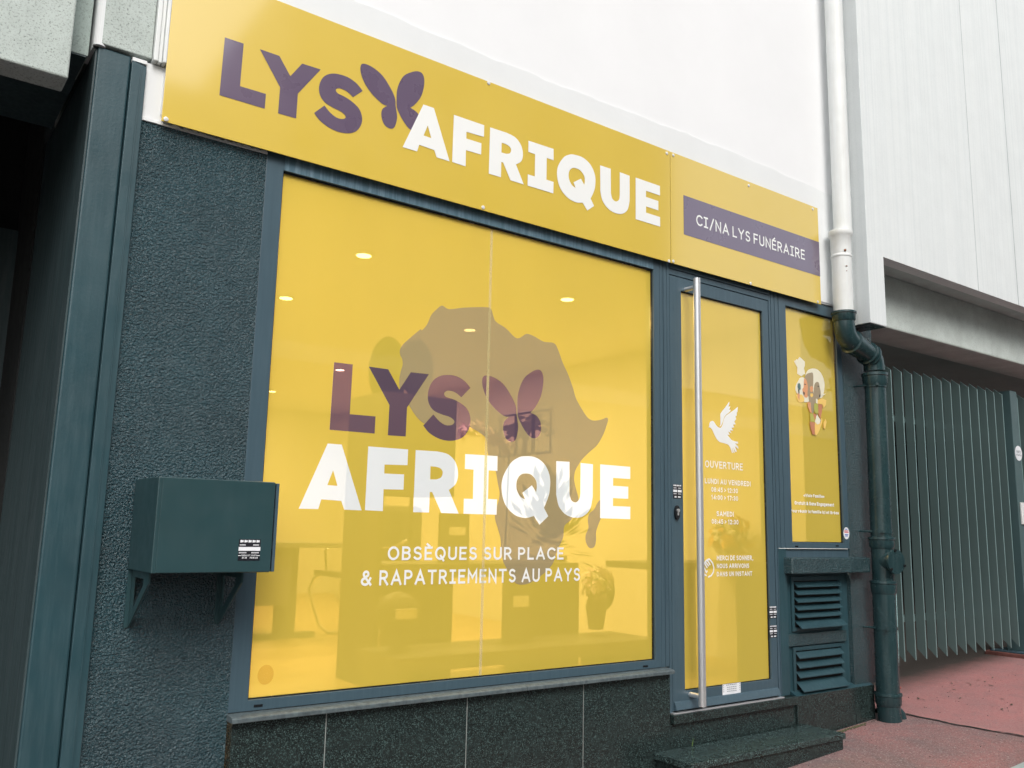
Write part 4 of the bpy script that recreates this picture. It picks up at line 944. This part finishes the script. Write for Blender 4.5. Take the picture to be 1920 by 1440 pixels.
lathe(lx, PY, [(z1_+.004, .0600), (z1_+.000, .074), (z1_-.012, .075), (z1_-.016, .070), (z1_-.05, .068), (z1_-.060, .062)], M['iron'], 'socket')
bxp = pc(1642, 745).x
zA = z1_-.06; zB = pc(1640, 690).z
p0 = Vector((lx, PY, zA)); p1 = Vector((lx, PY, pc(1583, 632).z)); p2 = Vector((bxp, PY, pc(1640, 672).z)); p3 = Vector((bxp, PY, zB-.02))
def bez(a, b, c, n=8): return [a*(1-t)**2+b*2*t*(1-t)+c*t*t for t in [k/n for k in range(n+1)]]
d12 = (p2-p1).normalized()
path = bez(p0, p1, p1+d12*.07)+bez(p2-d12*.05, p2, p3)
MB().tube(path, .062, 32).build('swan_neck', M['iron'], pipe, smooth=True)
def collar(c, d, r0, r1, ln, nm='collar'):
    MB().tube([c-d*ln, c-d*ln*.5, c+d*ln*.5, c+d*ln], [r0, r1, r1, r0], 32).build(nm, M['iron'], pipe, smooth=True)
collar(p1+d12*.075, d12, .062, .0745, .010); MB().tube([p1+d12*.075, p1+d12*.15], [.069, .067], 32).build('neck_socket', M['iron'], pipe, smooth=True)
collar(p2-d12*.075, d12, .062, .0735, .009); collar(p2-d12*.040, d12, .062, .0735, .009)
zs_ = pc(1642, 704).z
lathe(bxp, PY, [(zs_+.012, .060), (zs_+.010, .079), (zs_-.006, .080), (zs_-.010, .075), (zs_-.055, .074), (zs_-.075, .065), (zs_-.085, .0625)], M['iron'], 'socket')
zg = gz(bxp)
bx2 = pc(1661, 1200).x
def lean(z): return bxp+(bx2-bxp)*(zs_-z)/(zs_-.6)
zh_ = pc(1671, 1052).z
zk = [pc(1655, 1010).z, pc(1657, 1092).z, pc(1660, 1303).z]
MB().tube([(bxp, PY, zs_-.08), (lean(zk[0]), PY, zk[0])], .0625, 32).build('iron_pipe', M['iron'], pipe, smooth=True)
MB().tube([(lean(zk[0]), PY, zk[0]), (lean(zk[1]), PY, zk[1])], .0625, 32).build('iron_pipe', M['iron'], pipe, smooth=True)
MB().tube([(lean(zk[1]), PY, zk[1]), (lean(zk[2]), PY, zk[2])], .066, 32).build('iron_pipe', M['iron'], pipe, smooth=True)
for z, hgt in ((zk[0], .045), (zk[1], .055), (zk[2], .05)):
    lathe(lean(z), PY, [(z+.012, .063), (z+.010, .078), (z-.004, .079), (z-.008, .074), (z-hgt, .073), (z-hgt-.014, .066)], M['iron'], 'socket')
# tee with bolted inspection cover facing the street, turned a little to the right
ax = Vector((.45, -.9, 0)).normalized(); ax = Vector((-.16, -1, 0)).normalized(); tc = Vector((lean(zh_), PY, zh_))
MB().tube([tc, tc+ax*.075, tc+ax*.088], [.060, .056, .066], 28).build('inspection_branch', M['iron'], pipe, smooth=True)
cv = MB().tube([tc+ax*.0885, tc+ax*.100], [.074, .072], 32).build('inspection_cover', M['iron'], pipe, smooth=True)
sidev = ax.cross(Vector((0, 0, 1)))
for a in (80, 200, 320):
    q = tc+sidev*(.067*math.cos(R(a)))+Vector((0, 0, .067*math.sin(R(a)))); MB().tube([q+ax*.1005, q+ax*.109], .0085, 6).build('bolt', M['lock'], cv)
def clamp(z, r, x):
    cl = MB().tube([(x, PY, z+.010), (x, PY, z-.010)], r, 28).build('pipe_clamp', M['iron'], pipe, smooth=True)
    MB().tube([(x-.05, PY-.045, z), (x-.075, PY-.06, z)], .009, 8).build('bolt', M['iron'], cl)
    MB().tube([(x-.066, PY+.02, z), (x-.075, .003, z)], .006, 8).build('stay', M['iron'], cl)
clamp(pc(1640, 724).z, .0665, bxp); clamp(pc(1655, 997).z, .066, lean(pc(1655, 997).z)); clamp(pc(1659, 1177).z, .0695, lean(pc(1659, 1177).z))
# shoe
xb = lean(zk[2])
MB().tube([(xb, PY, zk[2]-.05), (xb, PY, zg+.055), (xb+.004, PY-.002, zg+.01), (xb+.004, PY-.002, zg-.05)], [.066, .066, .067, .067], 28).build('shoe', M['iron'], pipe, smooth=True)
MB().tube([(xb+.055, PY-.01, zg+.075), (xb+.085, PY-.02, zg+.03), (xb+.10, PY-.02, zg-.03)], [.020, .030, .034], 16).build('shoe_spur', M['iron'], pipe, smooth=True)
# dried pale drip
m = MB(); pp = []
for k in range(30):
    t = k/29; q = P(1675-6*math.sin(t*4)-10*max(0, t-.55)*2, 1092+(1296-1092)*t, 0); z = q.z
    ang = -.42+.10*math.sin(t*5)-.7*max(0, t-.5); x = lean(z)+.0672*math.sin(-ang*1.2+.1); y = PY-.0672*math.cos(-ang*1.2+.1); pp.append((x, y, z))
m.tube(pp, [.0016+.0012*abs(math.sin(k*1.3)) for k in range(30)], 6); m.build('paint_drip', M['cyan'], pipe)
rb = thing('rubble_lump', 'small crumbled red mortar lump at the foot of the downpipe', 'rubble', (5.15, .05, .15))
m = MB()
for k in range(46):
    z = gz(5.19)+random.uniform(0, .15); s = .030*(1-z*.9+.1); m.ball((5.185+random.gauss(0, .014), -.01+random.gauss(0, .025), z), random.uniform(.008, .02), 6, 4)
m.build('lump', M['rubble'], rb)
MB().ball((5.185, -.01, gz(5.19)+.165), .016, 7, 5).build('cap_stone', M['kerb'], rb)

# ================================================================ DOORSTEP
stp = thing('doorstep', 'low black granite step in front of the glass door', 'step', (3.75, -.1, .1))
def qstep(z): pass
MB().box(3.13, 4.310, -.262, -.0215, .150, .179).build('tread', M['granite_d'], stp, bevel=.003)
MB().box(3.15, 4.300, -.250, -.0215, -.05, .1495).build('riser', M['granite'], stp, bevel=.001)
g = thing('grass_blade', 'tiny green weed sprouting at the back of the granite step', 'weed', (3.38, -.03, .18))
m = MB(); q = P(1298, 1400, -.03)
for k in range(4):
    a = random.uniform(-.5, .5); m.add([(q.x-.002, -.03, .179), (q.x+.002, -.03, .179), (q.x+.02*a+.001, -.032, .21+.01*k*.5)], [(0, 1, 2)])
m.build('blade', M['leafg'], g)

# ================================================================ ROOM BEHIND THE GLASS
FL = .34; CL = 2.65; RX = 5.0; BY = 7.6
MB().box(.70, RX, .06, BY, FL-.05, FL).build('room_floor', M['ifloor'], shop)
MB().box(.70, RX, .06, BY, CL, CL+.05).build('room_ceiling', M['iceil'], shop)
MB().box(RX, RX+.1, .06, BY, FL, CL).build('room_wall', M['iwall'], shop)
MB().box(.70, .80, .06, BY, FL, CL).build('room_wall', M['iwall'], shop)
MB().box(.70, RX, BY, BY+.1, FL, CL).build('room_wall', M['iwall'], shop)
MB().box(4.83, RX, .301, .32, FL, CL).build('room_wall', M['iwall'], shop)
k_ = 0
spots = [(2.05, 1.07, 'nearest of the left-hand ceiling spotlights, high behind the glass'), (2.08, 2.22, 'second left-hand ceiling spotlight, close to the window frame'),
 (3.47, 1.05, 'nearest right-hand ceiling spotlight, above the Africa silhouette'), (3.49, 2.19, 'ceiling spotlight shining inside the Africa silhouette'), (3.53, 3.3, 'small ceiling spotlight just above the letter Y'),
 (3.51, 4.42, 'ceiling spotlight shining through the purple letter L'), (3.545, 6.2, 'farthest ceiling spotlight, left of the purple letter L')]
for i, (x, y, lab) in enumerate(spots):
    d_ = thing('downlight', lab, 'ceiling light', (x, y, CL), 'ceiling spotlights behind the yellow glass')
    m = MB(); m.tube([(x, y, CL-.0005), (x, y, CL-.008)], [.055, .050], 24); m.build('trim', M['screw'], d_)
    m = MB(); m.tube([(x, y, CL-.0085), (x, y, CL-.011)], .040, 20); m.build('lens', M['lamp'], d_)
    L_ = bpy.data.lights.new('downlight_lamp', 'AREA'); L_.shape = 'DISK'; L_.size = .09; L_.energy = 38; L_.color = (1, .95, .90)
    lo = bpy.data.objects.new('lamp', L_); S.collection.objects.link(lo); lo.parent = d_; lo.matrix_parent_inverse = Matrix.Translation(-Vector(d_.location)); lo.location = (x, y, CL-.014)

# display unit: side panel, header box, counter and two plinth panels
DUY = 1.25
du = thing('display_shelving', 'tall charcoal display shelving standing close behind the shop window', 'shelving', (2.8, DUY, FL))
a = P(705, 1285, DUY); sx = a.x; bk = PX(640, 1240, sx).y
ztop = P(722, 733, DUY).z
MB().box(sx-.03, sx, DUY, bk, FL, ztop).build('side_panel', M['ifurn'], du)
e1 = P(857, 745, DUY); e2 = P(857, 932, DUY)
MB().box(sx+.001, e1.x, DUY, DUY+.35, e2.z, ztop).build('header_box', M['ifurn'], du)
c0_ = P(715, 1055, DUY); c1_ = P(1085, 1053, DUY+.2); c2 = P(1085, 1075, DUY+.2)
MB().box(sx+.001, P(1085, 1060, DUY+.0).x, DUY, DUY+.45, c2.z, c1_.z).build('counter', M['ifurn'], du)
for pa, pb in (((777, 1080), (846, 1210)), ((1010, 1080), (1085, 1190))):
    q = P(*pa, DUY+.02); r_ = P(*pb, DUY+.02)
    MB().box(q.x, r_.x, DUY+.02, DUY+.40, FL, c2.z-.001).build('support_panel', M['ifurn'], du)
b0 = P(707, 1207, 1.0); b1 = P(1187, 1190, 1.0); b2 = P(1187, 1212, 1.0)
bench = thing('display_bench', 'low grey display bench just behind the shop window', 'bench', (2.9, 1, FL))
MB().box(b0.x, b1.x, .78, 1.22, b1.z-.07, b1.z).build('bench_top', M['idesk'], bench)
for px in (712, 985, 1130, 1180):
    q = P(px, 1240, 1.0); MB().box(q.x, q.x+.05, .8, 1.2, FL, b1.z-.0705).build('leg', M['idesk'], bench)
bt = b1.z
def prop_box(name, label, cat, px0, px1, pyt, y, z0, mat, dep=.12, lean_=0., group=None, card=False):
    a = P(px0, 1100, y); b = P(px1, 1100, y); z1 = P((px0+px1)/2, pyt, y).z
    t = thing(name, label, cat, ((a.x+b.x)/2, y, z0), group)
    m = MB(); x0_, x1_ = a.x, b.x
    m.add([(x0_, y, z0), (x1_, y, z0), (x1_+lean_, y+.10, z1), (x0_+lean_, y+.10, z1), (x0_, y+.02, z0), (x1_, y+.02, z0), (x1_+lean_, y+.12, z1), (x0_+lean_, y+.12, z1)], [(0, 1, 2, 3), (7, 6, 5, 4), (0, 4, 5, 1), (1, 5, 6, 2), (2, 6, 7, 3), (3, 7, 4, 0)])
    m.build('plaque', mat, t)
    m = MB(); u0, u1 = .30, .86; v0, v1 = .55, .72
    def pt(u, v): return (x0_+(x1_-x0_)*u+lean_*v, y+.10*v-.003, z0+(z1-z0)*v)
    m.add([pt(u0, v0), pt(u1, v0), pt(u1, v1), pt(u0, v1)], [(0, 1, 2, 3)]); m.build('label_plate', M['ipaper'], t)
    return t
prop_box('memorial_plaque', 'dark leaning memorial plaque with pale label on the low bench', 'plaque', 947, 1000, 1085, .95, bt, M['ifurn'], lean_=.07)
prop_box('memorial_plaque', 'dark leaning plaque with pale label standing on the counter', 'plaque', 822, 878, 962, DUY+.15, c1_.z, M['ifurn'], lean_=.06)
# rounded bag-like ornament on the bench
t = thing('rounded_urn', 'dark rounded urn shape at the left end of the low bench', 'urn', (2.45, 1.0, bt))
a = P(745, 1150, 1.0); m = MB(); m.ball((a.x, 1.0, a.z), .13, 20, 12, (1, .6, .85)); m.build('body', M['ifurn'], t, smooth=True)
MB().box(a.x-.06, a.x+.06, .9, .912, a.z-.02, a.z+.03).build('label_plate', M['ipaper'], t)
MB().tube([(a.x+.02, 1., bt), (a.x+.02, 1., a.z-.08)], [.06, .03], 14).build('foot', M['ifurn'], t)
# flower arrangements
def petals(m, c, n, rad, size, up=.4):
    for k in range(n):
        d = Vector((random.gauss(0, 1), random.gauss(0, 1), random.gauss(0, 1)+up)).normalized(); p = Vector(c)+d*rad*random.uniform(.5, 1)
        s = d.cross(Vector((random.random(), random.random(), random.random()))).normalized(); t = d.cross(s); L = size*random.uniform(.7, 1.3)
        m.add([p-s*L*.5, p+t*L*.4, p+s*L*.5+d*L*.4, p-t*L*.4], [(0, 1, 2, 3)])
def bouquet(label, c, r, mats, vase_h=.16, name='flower_bouquet', vase=True, n=90, size=.05):
    t = thing(name, label, 'flowers', (c[0], c[1], c[2]-r-vase_h))
    if vase:
        z = c[2]-r*.4; MB().tube([(c[0], c[1], z-vase_h-r*.6), (c[0], c[1], z-vase_h*.6), (c[0], c[1], z)], [.045, .065, .04], 16).build('vase', M['vase'], t, smooth=True)
    for i, mt in enumerate(mats):
        m = MB(); petals(m, c, n, r*(1-.15*i), size); m.build('bloom' if i < len(mats)-1 else 'foliage', mt, t)
    return t
q = P(1118, 1095, 1.05); bouquet('white and pink flower bouquet in a vase at the bench end', (q.x, 1.05, q.z), .11, [M['ipetal'], M['ipaper'], M['ileaf']])
q = P(1125, 1110, 1.2); t = thing('leaning_shield', 'dark oval plaque leaning behind the bouquet', 'plaque', (q.x, 1.2, bt)); MB().ball((q.x+.02, 1.2, q.z), .11, 18, 12, (1, .15, 1.1)).build('oval', M['vase'], t, smooth=True)
q = P(1368, 1008, .9); bouquet('orange and cream flowers on a ledge seen through the door glass', (q.x, .9, q.z), .15, [M['iorange'], M['ipaper'], M['ileaf']], vase=False, n=120, size=.06)
lg = thing('wall_shelf', 'dark shelf carrying flowers, seen through the door glass', 'shelf', (q.x, 1., q.z-.2)); MB().box(3.9, RX, .75, 1.15, q.z-.20, q.z-.16).build('board', M['idesk'], lg); MB().box(4.3, 4.35, .8, 1.1, FL, q.z-.2).build('support', M['idesk'], lg)
q = P(900, 812, 1.6); t = thing('orchid', 'arching pale orchid spray behind the window lettering', 'flowers', (q.x, 1.6, c1_.z))
m = MB(); m.tube([(q.x+.22, 1.6, c1_.z), (q.x+.24, 1.6, q.z-.1), (q.x+.12, 1.6, q.z+.03), (q.x-.1, 1.6, q.z)], .006, 8); m.build('stem', M['ileaf'], t)
m = MB(); [petals(m, (q.x-.12+.09*k, 1.6+random.uniform(-.03, .03), q.z+.03-.035*abs(k-1)), 16, .045, .06) for k in range(5)]; m.build('bloom', M['ipetal'], t)
q = P(1030, 960, 1.75); t = thing('leafy_plant', 'leafy dark green pot plant behind the shop glass', 'plant', (q.x, 1.75, FL))
MB().tube([(q.x, 1.75, FL), (q.x, 1.75, q.z-.30)], [.09, .13], 18).build('pot', M['vase'], t, smooth=True)
m = MB()
for k in range(130):
    a = random.uniform(0, 6.28); el = random.uniform(-.5, 1.4); r_ = random.uniform(.03, .24); c = Vector((q.x+math.cos(a)*math.cos(el)*r_, 1.75+math.sin(a)*math.cos(el)*r_, q.z-.18+math.sin(el)*r_*1.7))
    d = (c-Vector((q.x, 1.75, q.z-.25))).normalized(); s = d.cross(Vector((0, 0, 1))).normalized(); L = random.uniform(.10, .17)
    m.add([c, c+d*L*.5+s*L*.28, c+d*L, c+d*L*.5-s*L*.28], [(0, 1, 2, 3)])
m.build('foliage', M['ileaf'], t)
# round wall ornaments
for (px, py, rx, rz, y, lab) in ((728, 697, 36, 66, 1.9, 'wide dark green disc behind the purple letter Y'), (781, 690, 32, 54, 1.7, 'tall dark oval shape behind the purple letter Y'), (722, 835, 27, 30, 2.0, 'small dark rounded shape below the letter Y')):
    q = P(px, py, y); k = P(px+rx, py, y).x-q.x; kz = abs(P(px, py-rz, y).z-q.z)
    t = thing('oval_ornament', lab, 'ornament', (q.x, y, q.z-kz)); MB().ball((q.x, y, q.z), 1, 28, 16, (k, .03, kz)).build('disc', M['orn'], t, smooth=True)
    MB().tube([(q.x, y, q.z-kz*.9), (q.x, y, FL)], .012, 8).build('stand', M['ifurn'], t)
# framed tree picture on the right-hand room wall
fx_ = RX-.012
c = [PX(935, 780, fx_), PX(1033, 766, fx_), PX(1033, 848, fx_), PX(936, 858, fx_)]
ya, yb2, zlo, zhi = (c[1].y+c[2].y)/2, (c[0].y+c[3].y)/2, (c[2].z+c[3].z)/2, (c[0].z+c[1].z)/2
pic = thing('triptych_picture', 'three-part framed picture of trees on the far wall', 'picture', (fx_, (ya+yb2)/2, zlo))
for k in range(3):
    y0_ = ya+(yb2-ya)*k/3+.006; y1_ = ya+(yb2-ya)*(k+1)/3-.006
    m = MB(); m.box(fx_, RX-.001, y0_, y0_+.014, zlo, zhi); m.box(fx_, RX-.001, y1_-.014, y1_, zlo, zhi); m.box(fx_, RX-.001, y0_+.014, y1_-.014, zlo, zlo+.014); m.box(fx_, RX-.001, y0_+.014, y1_-.014, zhi-.014, zhi); m.build('frame', M['lock'], pic)
m = MB(); W = yb2-ya; H = zhi-zlo
def tr(pts, r): m.tube([(RX-.006, ya+W*u, zlo+H*v) for u, v in pts], r, 6)
tr([(.5, .04), (.48, .3), (.42, .5), (.36, .62)], [.03, .022, .015, .008]); tr([(.48, .3), (.55, .5), (.6, .65)], [.02, .014, .008]); tr([(.5, .4), (.5, .7)], .01)
for (u, v, r_) in ((.75, .6, .10), (.7, .72, .09), (.62, .55, .07), (.4, .72, .11), (.3, .66, .10), (.36, .82, .07), (.12, .55, .07), (.8, .42, .06)):
    for j in range(7): m.ball((RX-.004, ya+W*u+random.gauss(0, .07), zlo+H*v+random.gauss(0, .03)), r_*random.uniform(.3, .7), 8, 5, (.02, 1.3, .5))
m.build('tree_image', M['ifurn'], pic)
# desk with sled foot, and two cantilever chairs
DK = 3.5
a = P(518, 1100, DK); b = P(554, 1100, DK); zt_ = P(560, 1016, DK).z; f0 = P(470, 1195, DK); f1 = P(585, 1195, DK)
dsk = thing('office_desk', 'grey desk with panel leg and long foot at the left of the room', 'desk', (a.x, DK, FL))
MB().box(1.3, P(610, 1016, DK).x, DK-.4, DK+.4, zt_-.035, zt_).build('desk_top', M['idesk'], dsk)
MB().box(a.x, b.x, DK-.03, DK+.03, FL+.04, zt_-.0355).build('leg', M['idesk'], dsk)
MB().box(1.7, f1.x, DK-.05, DK+.05, FL, FL+.04).build('foot', M['idesk'], dsk)
MB().box(1.3, a.x-.02, DK-.32, DK-.30, zt_-.45, zt_-.036).build('modesty_panel', M['idesk'], dsk)
def chair(loc, rot, label):
    t = thing('cantilever_chair', label, 'chair', loc); t.rotation_euler = (0, 0, rot)
    def bl(m, nm, mt, sm=False):
        o = m.build(nm, mt, None, smooth=sm); o.parent = t; return o
    m = MB(); m.prism([(-.24, .44), (.22, .47), (.22, .51), (-.24, .48)], 'x', -.22, .22); 
    bl(m, 'seat', M['ileath'])
    m = MB(); m.prism([(-.22, .48), (-.30, .74), (-.33, .98), (-.36, .98), (-.33, .74), (-.26, .46)], 'x', -.22, .22)
    for k in range(6): z = .54+.07*k; yy = -.235-.095*(z-.48)/.45; m.tube([(-.21, yy, z), (.21, yy, z)], .010, 6)
    bl(m, 'backrest', M['ileath'])
    for s in (-1, 1):
        x = .25*s; m = MB(); m.tube([(x, -.34, .75), (x, -.20, .69), (x, .05, .69), (x, .12, .66), (x, .10, .50), (x, .20, .44), (x, .24, .36), (x, .14, .08), (x, .06, .015), (x, -.34, .015)], .013, 10); bl(m, 'side_frame', M['ichrome'], True)
    m = MB(); m.tube([(-.25, -.34, .015), (.25, -.34, .015)], .013, 10); bl(m, 'floor_bar', M['ichrome'], True)
    return t
chair((3.18, 3.30, FL), R(90), 'chrome cantilever chair with ribbed dark back at the desk')
chair((2.45, 4.6, FL), R(-30), 'cantilever chair half hidden behind the desk leg')
q = P(745, 1010, 3.2)
t = thing('office_chair', 'high-backed dark office chair behind the display counter', 'chair', (q.x, 3.2, FL))
MB().box(q.x-.24, q.x+.24, 3.2, 3.28, q.z-.30, P(745, 948, 3.2).z).build('backrest', M['ileath'], t, bevel=.05)
MB().box(q.x-.25, q.x+.25, 2.8, 3.2, q.z-.42, q.z-.32).build('seat', M['ileath'], t, bevel=.03)
MB().tube([(q.x, 3.0, FL+.05), (q.x, 3.0, q.z-.42)], .03, 12).build('column', M['ichrome'], t)
m = MB(); [m.tube([(q.x, 3.0, FL+.09), (q.x+.3*math.cos(k*1.257), 3.0+.3*math.sin(k*1.257), FL+.03)], .02, 8) for k in range(5)]; m.build('star_base', M['ichrome'], t)
# pale skirting on the right wall
# ================================================================ ACROSS THE STREET (seen only as reflections)
def block(x0, x1, y, h, col, label, win=True, dep=6):
    t = thing('street_building', label, 'building', ((x0+x1)/2, y, 0)); mt = painted('facade '+label[:8], col, .9, .06, .6)
    MB().box(x0, x1, y-dep, y, -2, h).build('wall', mt, t)
    MB().box(x0+.01, x1-.01, y, y+.12, 4.25, 4.6).build('ledge', M['white'], t)  # invented pale ledge, added to mirror as a light band in the window
    if win:
        nx = int((x1-x0)/2.4); nz = int(h/3)
        for i in range(nx):
            for j in range(nz):
                xx = x0+(x1-x0)*(i+.5)/nx; z = 1.3+3*j
                if z+1.6 > h: continue
                MB().box(xx-.5, xx+.5, y, y+.03, z, z+1.6).build('window', M['lock'], t)
    return t
block(-3, 5.7, -12.5, 9.0, (.22, .19, .15), 'brown building mirrored at the left of the fascia')
block(5.8, 16.6, -12.5, 12.2, (.24, .20, .15), 'tall tan building mirrored in the middle of the fascia')
block(16.7, 40, -13.5, 5.2, (.26, .25, .22), 'low grey building mirrored at the right of the fascia')
